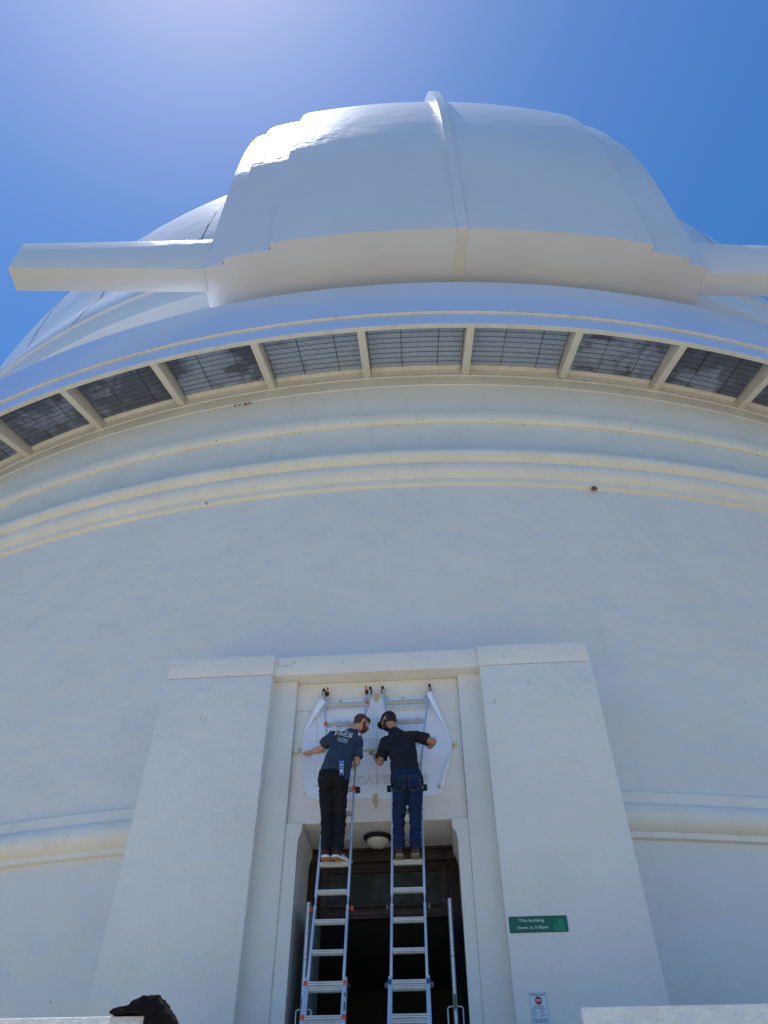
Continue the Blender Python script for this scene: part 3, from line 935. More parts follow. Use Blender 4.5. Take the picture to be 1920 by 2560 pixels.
rings = [0.25, 0.5, 0.7, 0.85, 0.93, 1.0]
for r in rings:
    for (x, z) in pts:
        px = cxp + (x - cxp) * r; pz = czp + (z - czp) * r
        lift = 0.0
        ex = abs(px - cxp) / 0.95
        if ex > 0.80:
            lift = (ex - 0.80) ** 2 * 1.9 * (1.0 if z > 4.3 else 0.6)
        v.append((px, 9.288 - lift, pz))
n = len(pts); f = []
for i in range(n):
    f.append((0, 1 + i, 1 + (i + 1) % n))
for k in range(len(rings) - 1):
    for i in range(n):
        a = 1 + k * n + i; b = 1 + k * n + (i + 1) % n
        f.append((a, b, b + n, a + n))
sheet = raw('sheet', v, f, 'paper', pap, smooth=60)
def curl(ptsA, ptsB, lift, name='curled_edge', n=8):
    """strip between edge line A (fold) and line B (free edge), rolled forward"""
    v = []; f = []
    m = len(ptsA)
    for j in range(n + 1):
        t = j / n
        for i in range(m):
            a, b = ptsA[i], ptsB[i]
            li = lift[i]
            y = 9.275 - (a[2] if len(a) > 2 else 0.03) - li * math.sin(math.pi * 0.75 * t)
            v.append((a[0] + (b[0] - a[0]) * (0.5 - 0.5 * math.cos(math.pi * t)), y, a[1] + (b[1] - a[1]) * (0.5 - 0.5 * math.cos(math.pi * t))))
    for j in range(n):
        for i in range(m - 1):
            k = j * m + i
            f.append((k, k + 1, k + m + 1, k + m))
    return raw(name, v, f, 'paper', pap, smooth=60)
# top left corner folded over: tip (-1.495,5.339); fold line from (-1.574,5.415) down the left edge
curl([(-1.574, 5.415, 0.05), (-1.645, 5.28, 0.05), (-1.70, 5.14, 0.04), (-1.752, 4.97, 0.03)], [(-1.493, 5.335), (-1.56, 5.235), (-1.64, 5.12), (-1.745, 4.96)], [0.05, 0.05, 0.03, 0.0])
# right edge rolled from the top corner
curl([(-0.078, 5.44, 0.06), (-0.02, 5.25, 0.06), (0.035, 5.08, 0.05), (0.095, 4.92, 0.04), (0.128, 4.80, 0.03)], [(-0.150, 5.385), (-0.085, 5.22), (-0.005, 5.06), (0.078, 4.90), (0.124, 4.79)], [0.06, 0.05, 0.04, 0.02, 0.0])
# lower right edge folded
curl([(0.142, 4.63, 0.03), (0.102, 4.47, 0.05), (0.055, 4.33, 0.05), (0.008, 4.13, 0.05)], [(0.138, 4.62), (0.075, 4.45), (0.022, 4.31), (-0.030, 4.155)], [0.0, 0.02, 0.03, 0.03])
YI = 9.2845
outline_text('200-INCH', -0.828, 5.055, YI, 1.12, 0.125, pap)
outline_text('HALE TELESCOPE', -0.815, 4.775, YI, 1.56, 0.125, pap)
outline_text('DEDICATED 1948', -0.80, 4.285, YI, 1.24, 0.115, pap)
def line(x0, z0, x1, z1, w=0.0022):
    mb = MB(); mb.bar((x0, YI, z0), (x1, YI, z1), w, 0.0004, up=(0, 1, 0)); mb.build('guide_line', 'ink', pap)
line(-0.815, 5.17, -0.814, 4.20, 0.003); line(-1.602, 5.12, -1.602, 4.25); line(0.0, 5.05, 0.0, 4.30)
line(-0.93, 5.05, -0.60, 5.05); line(-0.86, 4.705, -0.74, 4.705); line(-0.53, 4.71, 0.03, 4.70); line(-1.60, 4.238, -1.45, 4.222, 0.004)
for i, (x0, z0, x1, z1, tl) in enumerate([(-0.845, 5.362, -0.80, 5.49, -0.12), (-1.325, 5.365, -1.29, 5.42, 0), (-0.484, 5.36, -0.45, 5.417, 0.1), (-1.832, 4.705, -1.735, 4.742, -0.15), (0.127, 4.685, 0.203, 4.722, 0.2),
                           (-0.843, 3.93, -0.805, 4.108, 0.02), (-0.861, 3.975, -0.842, 4.09, 0.05), (-0.065, 4.135, -0.037, 4.191, 0.12), (-1.660, 5.130, -1.618, 5.148, 0), (-1.712, 4.13, -1.690, 4.175, 0.2), (-1.492, 5.27, -1.470, 5.30, 0)]):
    mb = MB()
    cx_, cz_ = (x0 + x1) / 2, (z0 + z1) / 2
    q = []
    nn = 5
    for k in range(nn + 1):
        jz = rnd.uniform(-0.004, 0.004)
        for s in (-1, 1):
            if (x1 - x0) > (z1 - z0):
                dx, dz = (x0 - cx_) + (x1 - x0) * k / nn, s * (z1 - z0) / 2 + jz
            else:
                dz, dx = (z0 - cz_) + (z1 - z0) * k / nn, s * (x1 - x0) / 2 + jz
            ca, sa = math.cos(tl), math.sin(tl)
            q.append((cx_ + dx * ca - dz * sa, 9.279 - 0.001 * i % 3 * 0, cz_ + dx * sa + dz * ca))
    mb.add(q, [(2 * k, 2 * k + 1, 2 * k + 3, 2 * k + 2) for k in range(nn)])
    mb.build('masking_tape', 'masking', pap)

# measuring tape stretched across the paper
tm = MB(); tm.box(-1.895, -0.78, 9.262, 9.2632, 4.660, 4.678)
tmt = thing('measuring_tape', (-1.3, 9.26, 4.67), 'thin yellow measuring tape stretched level across the paper between the two men', 'tape measure')
tm.build('blade', 'tapeyellow', tmt)
mb = MB(); mb.box(-0.80, -0.755, 9.215, 9.261, 4.640, 4.690); mb.build('case', 'black_rubber', tmt, bevel=0.008)
mb = MB(); mb.box(-1.899, -1.893, 9.250, 9.275, 4.655, 4.683); mb.build('hook', 'alu', tmt)

# ------------------------------------------------------------------ ladders
SL = 0.22
LU = Vector((0, SL, 1)).normalized()
def lad_y(z): return 9.265 + SL * (z - 5.55)
RZ = [5.305, 4.98, 4.655, 4.325, 4.012, 3.695, 3.385, 3.082, 2.775, 2.468, 2.172, 1.883, 1.593, 1.30, 1.01]
def halfw(z):
    if z <= 4.30: return 0.170
    if z <= 4.86: return 0.170 + (z - 4.30) / 0.56 * 0.058
    return 0.228 + (z - 4.86) / 0.64 * 0.082
def make_ladder(cx, label, accent, locks, hooks, second, foot_colour, wl=0.192):
    t = thing('ladder', (cx, lad_y(0.85), 0.85), label, 'ladder', 'two aluminium ladders leaning over the entrance')
    def P(x, z, off=0.0): return Vector((cx + x, lad_y(z) - off, z))
    for s in (-1, 1):
        # upper rail: straight then splayed
        mb = MB()
        zs = [2.72, 3.4, 4.30, 4.58, 4.86, 5.20, 5.52]
        for a, b in zip(zs[:-1], zs[1:]):
            mb.bar(P(s * halfw(a), a - 0.004), P(s * halfw(b), b + 0.004), 0.024, 0.062)
        mb.build('rail', 'alu', t, bevel=0.003)
        mb = MB(); mb.bar(P(s * 0.170, 2.60), P(s * 0.172, 1.92), 0.024, 0.062); mb.build('rail', 'alu', t, bevel=0.003)
        mb = MB(); mb.bar(P(s * (wl - 0.002), 1.93), P(s * (wl + 0.016), 0.87), 0.028, 0.074); mb.build('rail', 'alu', t, bevel=0.003)
        mb = MB(); mb.bar(P(s * 0.172, 1.92), P(s * 0.172, 1.10), 0.022, 0.055); mb.build('inner_rail', 'alu', t)
        # hinge between the two sections
        hb = MB(); hb.bar(P(s * 0.170, 2.735), P(s * 0.170, 2.585), 0.010, 0.04); hb.ball(P(s * 0.170, 2.615), (0.016, 0.035, 0.035), nu=12, nv=8)
        hg = hb.build('hinge', 'alu_edge', t, smooth=40)
        kb = MB(); kb.tube([P(s * 0.18, 2.60), P(s * 0.212, 2.60)], 0.008, n=8); kb.tube([P(s * 0.210, 2.60), P(s * 0.226, 2.60)], 0.028, n=12)
        kb.build('knob', accent, hg, smooth=40)
        # wall bumper on top
        top = P(s * 0.316, 5.52)
        mb = MB(); mb.bar(top - Vector((0, 0.0, 0.035)), top + Vector((0, 0.01, 0.055)), 0.036, 0.07); mb.build('top_cap', 'black_rubber', t, bevel=0.008)
        if hooks:
            mb = MB(); c_ = top + Vector((-s * 0.040, -0.01, 0.005))
            mb.bar(c_ - Vector((0, 0, 0.045)), c_ + Vector((-s * 0.012, 0, 0.0)), 0.05, 0.05); mb.build('hook_holder', 'black_rubber', t, bevel=0.01)
            mb = MB(); mb.bar(c_ + Vector((-s * 0.010, -0.02, -0.02)), c_ + Vector((-s * 0.018, -0.02, 0.055)), 0.022, 0.03); mb.build('release_tab', 'orange', t, bevel=0.006)
        # curved brace between rail and top rung
        mb = MB(); z0 = 5.315
        arc = [P(s * 0.305, 5.475), P(s * 0.285, 5.42), P(s * 0.25, 5.365), P(s * 0.20, 5.322)]
        for a, b in zip(arc[:-1], arc[1:]): mb.bar(a, b, 0.012, 0.022)
        mb.build('brace', 'alu', t)
    for i, z in enumerate(RZ):
        hw = halfw(z) - 0.013 if z > 1.95 else wl - 0.012
        mb = MB()
        c0, c1 = P(-hw, z), P(hw, z)
        # tread of two ridges with grooves
        prof = [(-0.036, 0.018), (-0.036, 0.008), (-0.028, 0.003), (-0.036, -0.001), (-0.036, -0.013), (-0.026, -0.016), (-0.022, -0.012), (-0.014, -0.024), (0.016, -0.027), (0.034, -0.014), (0.036, 0.010), (0.028, 0.018)]
        v = []; 
        for c in (c0, c1):
            for dy, dz in prof: v.append(c + Vector((0, dy, dz)))
        n = len(prof)
        f = [tuple(range(n)), tuple(reversed(range(n, 2 * n)))] + [(k, (k + 1) % n, n + (k + 1) % n, n + k) for k in range(n)]
        mb.add(v, f)
        if z < 1.95:
            v2 = [p + Vector((0, 0.012, -0.040)) for p in v]; mb.add(v2, f)
        mb.build('rung', 'rung', t)
    if second:
        z = 5.245; mb = MB(); mb.bar(P(-halfw(z) + 0.012, z), P(halfw(z) - 0.012, z), 0.03, 0.018, up=(0, 1, 0.2)); mb.build('cross_bar', 'alu', t, bevel=0.003)
        for s in (-0.16, 0.16):
            mb = MB(); mb.bar(P(s - 0.018, z, 0.012), P(s + 0.018, z, 0.012), 0.022, 0.01); mb.build('clip', 'alu_edge', t)
    for x, z, m_ in locks:
        mb = MB(); hw = halfw(z) if z > 1.95 else wl
        c = P(x * hw, z); mb.box(c.x - 0.019, c.x + 0.019, c.y - 0.042, c.y + 0.02, c.z - 0.028, c.z + 0.024); mb.build('lock_tab', m_, t, bevel=0.004)
    for s in (-1, 1):
        c = P(s * (0.170 + 0.018), 4.005, -0.01)
        if accent == 'orange' and s < 0: continue
        mb = MB(); mb.tube([c, c + Vector((s * 0.05, 0, 0))], [0.040, 0.036], n=16); mb.build('roller', 'black_rubber', t, bevel=0.004)
        c = P(s * (wl + 0.012), 1.86)
        mb = MB(); mb.tube([c, c + Vector((s * 0.035, 0, 0))], [0.030, 0.024], n=14); mb.build('side_knob', foot_colour, t, bevel=0.004)
    for s in (-1, 1):
        mb = MB(); c = P(s * (wl + 0.016), 0.865); mb.box(c.x - 0.022, c.x + 0.022, c.y - 0.05, c.y + 0.05, 0.852, 0.90); mb.build('foot_pad', 'black_rubber', t, bevel=0.006)
    return t, P
lad1, P1 = make_ladder(-1.222, 'aluminium ladder with orange clips, left of the pair, under the man in the navy shirt', 'orange',
    [(1, 5.305, 'orange'), (-1, 4.98, 'orange'), (1, 4.012, 'orange'), (-1, 1.883, 'orange'), (1, 1.883, 'orange'), (-1, 1.593, 'orange'), (1, 1.593, 'orange')], True, False, 'black_rubber')
lad2, P2 = make_ladder(-0.424, 'aluminium ladder with dark clips, right of the pair, under the man in the black cap', 'grey_knob',
    [(-1, 1.883, 'blue_lock'), (1, 1.883, 'blue_lock')], False, True, 'grey_knob', 0.184)
# safety labels on two rungs and the rail of the left ladder
for z, wl in ((2.775, 0.10), (2.468, 0.10)):
    c = P1(0.0, z)
    mb = MB(); mb.box(c.x - wl / 2 + 0.0, c.x + wl / 2, c.y - 0.0275, c.y - 0.0265, z - 0.008, z + 0.004); mb.build('rung_sticker', 'slat', lad1)
    mb = MB(); mb.box(c.x + wl / 2 + 0.002, c.x + wl / 2 + 0.04, c.y - 0.0275, c.y - 0.0265, z - 0.007, z + 0.002); mb.build('rung_sticker', 'noticered', lad1)
for z in (1.78, 1.70, 1.66):
    c = P1(0.195, z); mb = MB(); mb.box(c.x - 0.008, c.x + 0.008, c.y - 0.0415, c.y - 0.0405, z - 0.02, z + 0.02); mb.build('rail_sticker', 'slat', lad1)

# ------------------------------------------------------------------ people
def remesh(mb, name, vox, mat, parent, smooth=6, disp=None, sf=0.5):
    me = bpy.data.meshes.new('tmp'); me.from_pydata(mb.v, [], mb.f); me.update()
    bm = bmesh.new(); bm.from_mesh(me); bmesh.ops.recalc_face_normals(bm, faces=bm.faces); bm.to_mesh(me); bm.free()
    o = bpy.data.objects.new('tmp', me); COL.objects.link(o)
    md = o.modifiers.new('r', 'REMESH'); md.mode = 'VOXEL'; md.voxel_size = vox; md.use_smooth_shade = True
    if smooth:
        ms = o.modifiers.new('s', 'SMOOTH'); ms.factor = sf; ms.iterations = smooth
    bpy.context.view_layer.update()
    out = bpy.data.meshes.new_from_object(o.evaluated_get(bpy.context.evaluated_depsgraph_get()))
    bpy.data.objects.remove(o)
    if disp:
        nn = [vv.normal.copy() for vv in out.vertices]
        for vv, n_ in zip(out.vertices, nn):
            vv.co += n_ * disp(vv.co)
    for p in out.polygons: p.use_smooth = True
    out.materials.clear()
    out.name = name
    return link(name, out, mat, parent)
def lerp(a, b, t): return Vector(a) + (Vector(b) - Vector(a)) * t
def limb(mb, pts, rad, n=14):
    """tapered limb through joints, rounded at joints"""
    P_ = [Vector(p) for p in pts]
    for i in range(len(P_) - 1):
        m = 6
        mb.tube([P_[i].lerp(P_[i + 1], k / m) for k in range(m + 1)], [rad[i] + (rad[i + 1] - rad[i]) * k / m for k in range(m + 1)], n=n)
    for p, r in zip(P_, rad): mb.ball(p, r * 0.995, nu=n, nv=8)
def loft(mb, secs, n=22):
    """secs: (centre, x-axis vector, y-axis vector)"""
    v = []; f = []
    for c, ax, ay in secs:
        c = Vector(c); ax = Vector(ax); ay = Vector(ay)
        for k in range(n):
            a = 2 * math.pi * k / n
            ca, sa = math.cos(a), math.sin(a)
            ca = math.copysign(abs(ca) ** 0.85, ca); sa = math.copysign(abs(sa) ** 0.85, sa)
            v.append(c + ax * ca + ay * sa)
    for i in range(len(secs) - 1):
        for k in range(n):
            f.append((i * n + k, i * n + (k + 1) % n, (i + 1) * n + (k + 1) % n, (i + 1) * n + k))
    f.append(tuple(reversed(range(n)))); f.append(tuple((len(secs) - 1) * n + k for k in range(n)))
    mb.add(v, f)
def basis(fwd, up):
    f_ = Vector(fwd).normalized(); r_ = f_.cross(Vector(up)).normalized(); u_ = r_.cross(f_)
    return Matrix((r_, f_, u_)).transposed(), r_, f_, u_
def hand(mb, wrist, palm_c, fwd, thumb_side, side, curl_=0.5, s=1.0):
    """palm, four unequal bent fingers and a thumb leaving the side of the palm"""
    B, r_, f_, u_ = basis(fwd, side)
    w = Vector(wrist); c = Vector(palm_c)
    for k in range(4):
        off = r_ * ((k - 1.5) * 0.019 * s)
        limb(mb, [c - f_ * 0.035 * s + off * 0.7, c + f_ * 0.030 * s + off], [0.013 * s, 0.0115 * s], n=8)
    mb.ball(c, (0.038 * s, 0.045 * s, 0.016 * s), rot=B)
    limb(mb, [w, c - f_ * 0.03 * s], [0.025 * s, 0.024 * s], n=10)
    ln = [0.062, 0.072, 0.068, 0.052]
    for k in range(4):
        b = c + r_ * ((k - 1.5) * 0.0205 * s) + f_ * 0.038 * s
        L_ = ln[k] * s
        d1 = (f_ - u_ * curl_ * 0.8).normalized(); d2 = (f_ - u_ * curl_ * 2.2).normalized()
        p1 = b + d1 * L_ * 0.5; p2 = p1 + d2 * L_ * 0.5
        limb(mb, [b, p1, p2], [0.0095 * s, 0.0088 * s, 0.0075 * s], n=8)
    tb = c - f_ * 0.018 * s + r_ * thumb_side * 0.030 * s
    t1 = tb + (r_ * thumb_side * 0.8 + f_ * 0.7 - u_ * 0.3).normalized() * 0.034 * s
    t2 = t1 + (r_ * thumb_side * 0.1 + f_ * 1.0 - u_ * 0.7).normalized() * 0.028 * s
    limb(mb, [tb, t1, t2], [0.0135 * s, 0.011 * s, 0.0085 * s], n=8)
def fold(seed, amp, sc, stretch=(1, 1, 1)):
    def g(co):
        p = Vector((co.x * sc * stretch[0] + seed, co.y * sc * stretch[1], co.z * sc * stretch[2]))
        a = noise.noise(p); b = noise.noise(p * 2.3 + Vector((3, 1, 7)))
        return amp * ((1 - abs(a) * 2.4) * 0.7 + b * 0.5 - 0.35)
    return g
def head(mb, c, fwd, up, s=1.0):
    B, r_, f_, u_ = basis(fwd, up)
    c = Vector(c)
    mb.ball(c + u_ * 0.022 * s - f_ * 0.008 * s, (0.076 * s, 0.096 * s, 0.100 * s), rot=B, nu=22, nv=16)      # skull
    mb.ball(c + f_ * 0.028 * s - u_ * 0.045 * s, (0.060 * s, 0.062 * s, 0.072 * s), rot=B, nu=18, nv=12)      # face, jaw
    mb.ball(c + f_ * 0.066 * s - u_ * 0.094 * s, (0.026 * s, 0.022 * s, 0.020 * s), rot=B)                    # chin
    limb(mb, [c + f_ * 0.082 * s + u_ * 0.005 * s, c + f_ * 0.104 * s - u_ * 0.032 * s], [0.011 * s, 0.014 * s], n=8)   # nose
    limb(mb, [c + f_ * 0.078 * s + u_ * 0.020 * s - r_ * 0.035 * s, c + f_ * 0.084 * s + u_ * 0.022 * s, c + f_ * 0.078 * s + u_ * 0.020 * s + r_ * 0.035 * s], [0.010 * s] * 3, n=8)  # brow
    limb(mb, [c + f_ * 0.084 * s - u_ * 0.058 * s - r_ * 0.02 * s, c + f_ * 0.088 * s - u_ * 0.058 * s + r_ * 0.02 * s], [0.008 * s] * 2, n=8)   # lips
    for e in (-1, 1):
        mb.ball(c + r_ * e * 0.076 * s - u_ * 0.008 * s - f_ * 0.004 * s, (0.011 * s, 0.020 * s, 0.033 * s), rot=B)
        mb.ball(c + r_ * e * 0.045 * s + f_ * 0.055 * s - u_ * 0.02 * s, (0.022 * s, 0.022 * s, 0.020 * s), rot=B)   # cheek
    return B, r_, f_, u_
def eyes(c, r_, f_, u_, parent):
    for e in (-1, 1):
        mb = MB(); mb.ball(Vector(c) + r_ * e * 0.031 + f_ * 0.080 + u_ * 0.001, 0.012, nu=10, nv=8); ey = mb.build('eye', 'white_rubber', parent, smooth=60)
        mb = MB(); mb.ball(Vector(c) + r_ * e * 0.031 + f_ * 0.089 + u_ * 0.0, 0.0055, nu=8, nv=6); mb.build('iris', 'hair_b', ey, smooth=60)
def shoe(parent, heel, toe_dir, mat, solemat, L=0.285, W=0.046, stripes=False):
    d = Vector(toe_dir); d.z = 0; d.normalize(); s_ = Vector((-d.y, d.x, 0)); up = Vector((0, 0, 1)); h = Vector(heel)
    mb = MB()
    secs = []
    for t, w, hh in ((0.0, 0.60, 0.055), (0.08, 0.85, 0.085), (0.22, 0.92, 0.10), (0.38, 0.92, 0.088), (0.55, 1.0, 0.065), (0.78, 1.06, 0.048), (0.92, 0.85, 0.036), (1.0, 0.4, 0.022)):
        secs.append((h + d * L * t + up * (hh / 2 + 0.016), s_ * W * w, up * (hh / 2)))
    loft(mb, secs, n=16)
    sh = mb.build('shoe', mat, parent, smooth=60)
    mb = MB(); v = []; f = []
    outl = [(0.0, 0.45), (0.04, 0.80), (0.12, 0.98), (0.35, 0.88), (0.55, 0.98), (0.75, 1.12), (0.90, 0.92), (0.98, 0.5), (1.01, 0.0)]
    ring = [(t, w) for t, w in outl] + [(t, -w) for t, w in reversed(outl[:-1])]
    for z in (-0.004, 0.024):
        for t, w in ring: v.append(h + d * L * t + s_ * W * w + up * z)
    n = len(ring)
    f = [tuple(reversed(range(n))), tuple(range(n, 2 * n))] + [(k, (k + 1) % n, n + (k + 1) % n, n + k) for k in range(n)]
    mb.add(v, f); sl_ = mb.build('sole', solemat, sh, bevel=0.003)
    if stripes:
        mb = MB(); v = []; f = []
        for z in (0.006, 0.030):
            for t, w in ring: v.append(h + d * (L * t + (0.004 if t > 0.9 else (-0.003 if t < 0.05 else 0))) + s_ * W * w * 1.05 + up * z)
        f = [(k, (k + 1) % n, n + (k + 1) % n, n + k) for k in range(n)]
        mb.add(v, f); mb.build('foxing', 'white_rubber', sh)
        for k in range(3):
            t = 0.38 + 0.09 * k
            for e in (-1, 1):
                a = h + d * L * t + s_ * e * W * 1.02 + up * 0.028; b = h + d * (L * t - 0.02) + s_ * e * W * 0.80 + up * 0.075
                mb = MB(); mb.bar(a, b, 0.010, 0.004, up=s_); mb.build('stripe', 'white_rubber', sh)
    return sh

def person(J, label, skin, tee, jean, hairm, seed):
    base = thing('person', ((J['ankL'][0] + J['ankR'][0]) / 2, 8.70, 3.10), label, 'person')
    V_ = lambda k: Vector(J[k])
    fwd, up = J['face'], J['headup']
    # ---- one continuous body
    b = MB()
    hB, hr, hf, hu = head(b, J['head'], fwd, up, 1.0)
    limb(b, [V_('neckb'), V_('head') - hu * 0.05 - hf * 0.02], [0.056, 0.052])
    FW = Vector((0, 0.035, 0))
    limb(b, [V_('hipm') + Vector((0, 0, 0.02)), V_('mid') + FW, V_('chest') + FW, V_('upper') + FW, V_('neckb') + Vector((0, 0.01, -0.03))], [0.090, 0.070, 0.070, 0.055, 0.055])
    for e in (-1, 1):
        limb(b, [V_('chest') + FW + Vector((e * 0.06, 0, 0)), V_('upper') + FW + Vector((e * 0.07, 0.01, -0.03))], [0.055, 0.045])
    for s in 'LR':
        limb(b, [V_('upper').lerp(V_('sh' + s), 0.4) + FW, V_('sh' + s) + Vector((0, 0.01, 0)), V_('el' + s)], [0.042, 0.042, 0.041])
        el, wr = V_('el' + s), V_('wr' + s)
        limb(b, [el, el.lerp(wr, 0.35), wr], [0.043, 0.046, 0.027])
        limb(b, [V_('hip' + s), V_('knee' + s), V_('ank' + s)], [0.066, 0.046, 0.036])
        limb(b, [V_('ank' + s), V_('ank' + s) + Vector((0, 0.02, -0.06)), V_('ank' + s) + Vector((0, 0.14, -0.075))], [0.036, 0.034, 0.026])
        hand(b, wr, J['ha' + s], J['hf' + s], J['ths' + s], J['hs' + s], 0.55)
    body = remesh(b, 'body', 0.0062, skin, base, smooth=3)
    eyes(J['head'], hr, hf, hu, body)
    # ---- trousers
    t = MB()
    hip = V_('hipm')
    loft(t, [(V_('waist') + Vector((0, 0, 0.02)), (J['ww'] * 0.90, 0, J['tilt'] * 0.1), (0, 0.105, 0)), (V_('waist'), (J['ww'] * 0.94, 0, 0), (0, 0.115, 0)), (hip + Vector((0, -0.01, 0.03)), (J['ww'], 0, 0), (0, 0.135, 0.02)), (hip + Vector((0, 0, -0.04)), (J['ww'] * 0.97, 0, 0), (0, 0.125, 0))])
    for s, e in (('L', -1), ('R', 1)):
        h, k, a = V_('hip' + s), V_('knee' + s), V_('ank' + s)
        limb(t, [h, h.lerp(k, 0.5), k, k.lerp(a, 0.5), a + Vector((0, 0.0, 0.03))], [0.098, 0.084, 0.070, 0.066, 0.064])
        t.ball(h + Vector((0, -0.055, -0.01)), (0.085, 0.08, 0.09))
        # stacked cloth at the hem
        for q, (dz, rr) in enumerate(((0.035, 0.066), (0.085, 0.063), (0.14, 0.064))):
            t.ball(a + Vector((0.006 * (-1) ** q, 0, dz)), (rr, rr, 0.022))
    remesh(t, 'trousers', 0.0085, jean, base, smooth=4, disp=fold(seed, 0.014, 8, (1, 1, 1.8)))
    # ---- t-shirt: torso and sleeves in one garment
    g = MB()
    hemL, hemR = V_('hemL'), V_('hemR')
    hc = (hemL + hemR) / 2
    hx = (hemR - hemL) / 2
    mid, ch, upp = V_('mid'), V_('chest'), V_('upper')
    sx = (V_('shR') - V_('shL')) / 2
    shm = (V_('shR') + V_('shL')) / 2
    wd = Vector((0, 0.125, 0.02))
    dn = Vector((0, 0.12, -0.01))
    loft(g, [(hc + Vector((0, 0.04, 0.0)), hx * 1.0, dn * 0.98), (hc.lerp(mid, 0.35) + Vector((0, 0.03, 0)), hx * 0.95, dn * 1.02), (mid, hx * 0.88, wd * 0.98), (ch, sx * 0.98, wd * 1.0),
             (ch.lerp(shm, 0.6), sx * 1.02, Vector((0, 0.115, 0.04))), (shm + Vector((0, 0.01, 0.015)), sx * 0.98, Vector((0, 0.085, 0.05))), (shm.lerp(V_('neckb'), 0.55), sx * 0.66, Vector((0, 0.080, 0.04))), (V_('neckb') + Vector((0, 0, -0.012)), Vector((0.074, 0, 0)), Vector((0, 0.070, 0.01)))])
    for s in 'LR':
        sh, sv = V_('sh' + s), V_('sl' + s)
        limb(g, [shm.lerp(sh, 0.6), sh, sh.lerp(sv, 0.55)], [0.080, 0.070, 0.066])
        d = (sv - sh).normalized()
        m = 6
        g.tube([sh + (sv - sh) * (k / m) for k in range(m + 1)], [0.066 + 0.006 * k / m for k in range(m + 1)], n=18)
    shirt = remesh(g, 'shirt', 0.008, tee, base, smooth=5, disp=fold(seed + 5, 0.017, 6.0, (1.5, 1, 0.7)))
    return base, body, shirt, (hB, hr, hf, hu)

JL = dict(ankL=(-1.306, 8.640, 3.222), ankR=(-1.178, 8.640, 3.222), kneeL=(-1.318, 8.66, 3.571), kneeR=(-1.172, 8.66, 3.566), hipL=(-1.330, 8.58, 3.925), hipR=(-1.178, 8.58, 3.918), hipm=(-1.254, 8.575, 3.95),
          hemL=(-1.435, 8.52, 3.955), hemR=(-1.062, 8.52, 3.93), waist=(-1.255, 8.57, 4.05), mid=(-1.215, 8.63, 4.235), chest=(-1.180, 8.72, 4.43), upper=(-1.165, 8.80, 4.60), neckb=(-1.080, 8.86, 4.745),
          head=(-0.976, 8.925, 4.862), shL=(-1.330, 8.76, 4.610), slL=(-1.432, 8.84, 4.545), elL=(-1.450, 8.86, 4.512), wrL=(-1.645, 9.11, 4.590), haL=(-1.695, 9.19, 4.625), shR=(-1.015, 8.80, 4.560), slR=(-1.002, 8.745, 4.315), elR=(-1.010, 8.735, 4.250),
          wrR=(-1.035, 8.97, 4.44), haR=(-1.035, 9.06, 4.50), face=(0.80, 0.42, -0.34), headup=(0.10, 0.35, 1.0), hfL=(-0.35, 0.5, 0.1), hsL=(0, 0.3, 1.0), thsL=1, hfR=(0.0, 0.7, 0.5), hsR=(1, 0, 0.1), thsR=1, ww=0.180, tilt=0.0)
pL, bodyL, shirtL, fl = person(JL, 'bare-headed man in faded navy t-shirt and black jeans standing on the left ladder', 'skin_a', 'navy', 'blackjean', 'hair', 1.0)
JR = dict(ankL=(-0.508, 8.640, 3.205), ankR=(-0.335, 8.640, 3.205), kneeL=(-0.512, 8.66, 3.545), kneeR=(-0.325, 8.66, 3.55), hipL=(-0.480, 8.58, 3.885), hipR=(-0.322, 8.58, 3.885), hipm=(-0.40, 8.575, 3.92),
          hemL=(-0.600, 8.52, 3.86), hemR=(-0.235, 8.52, 3.90), waist=(-0.412, 8.57, 4.01), mid=(-0.440, 8.65, 4.205), chest=(-0.465, 8.74, 4.39), upper=(-0.490, 8.82, 4.60), neckb=(-0.570, 8.88, 4.755),
          head=(-0.640, 8.93, 4.885), shL=(-0.665, 8.80, 4.535), slL=(-0.718, 8.77, 4.315), elL=(-0.732, 8.775, 4.262), wrL=(-0.818, 9.03, 4.485), haL=(-0.842, 9.12, 4.560), shR=(-0.310, 8.80, 4.590), slR=(-0.140, 8.75, 4.520), elR=(-0.090, 8.72, 4.475),
          wrR=(-0.110, 8.97, 4.57), haR=(-0.125, 9.07, 4.62), face=(-0.74, 0.52, -0.36), headup=(-0.05, 0.30, 1.0), hfL=(-0.3, 0.7, 0.5), hsL=(0.2, -0.3, 1.0), thsL=1, hfR=(-0.1, 0.9, 0.25), hsR=(0, 0, 1), thsR=-1, ww=0.182, tilt=0.0)
pR, bodyR, shirtR, fr = person(JR, 'man in black t-shirt, blue jeans and black cap standing on the right ladder', 'skin_b', 'blacktee', 'bluejean', 'hair_b', 9.0)

# hair and beard of the left man
hB, hr, hf, hu = fl; hc_ = Vector(JL['head'])
g = MB()
g.ball(hc_ + hu * 0.034 - hf * 0.016, (0.083, 0.098, 0.099), rot=hB, nu=24, nv=16)
g.ball(hc_ - hf * 0.052 - hu * 0.018, (0.068, 0.052, 0.075), rot=hB)
g.ball(hc_ + hu * 0.085 + hf * 0.045, (0.060, 0.055, 0.032), rot=hB)
hh = remesh(g, 'hair', 0.005, 'hair', pL, smooth=2, disp=fold(2.0, 0.005, 40, (1, 1, 1)))
g = MB()
g.ball(hc_ + hf * 0.045 - hu * 0.078, (0.056, 0.052, 0.042), rot=hB)
for e in (-1, 1):
    limb(g, [hc_ + hr * e * 0.066 + hf * 0.008 - hu * 0.020, hc_ + hr * e * 0.060 + hf * 0.020 - hu * 0.065, hc_ + hr * e * 0.03 + hf * 0.06 - hu * 0.095], [0.014, 0.018, 0.020])
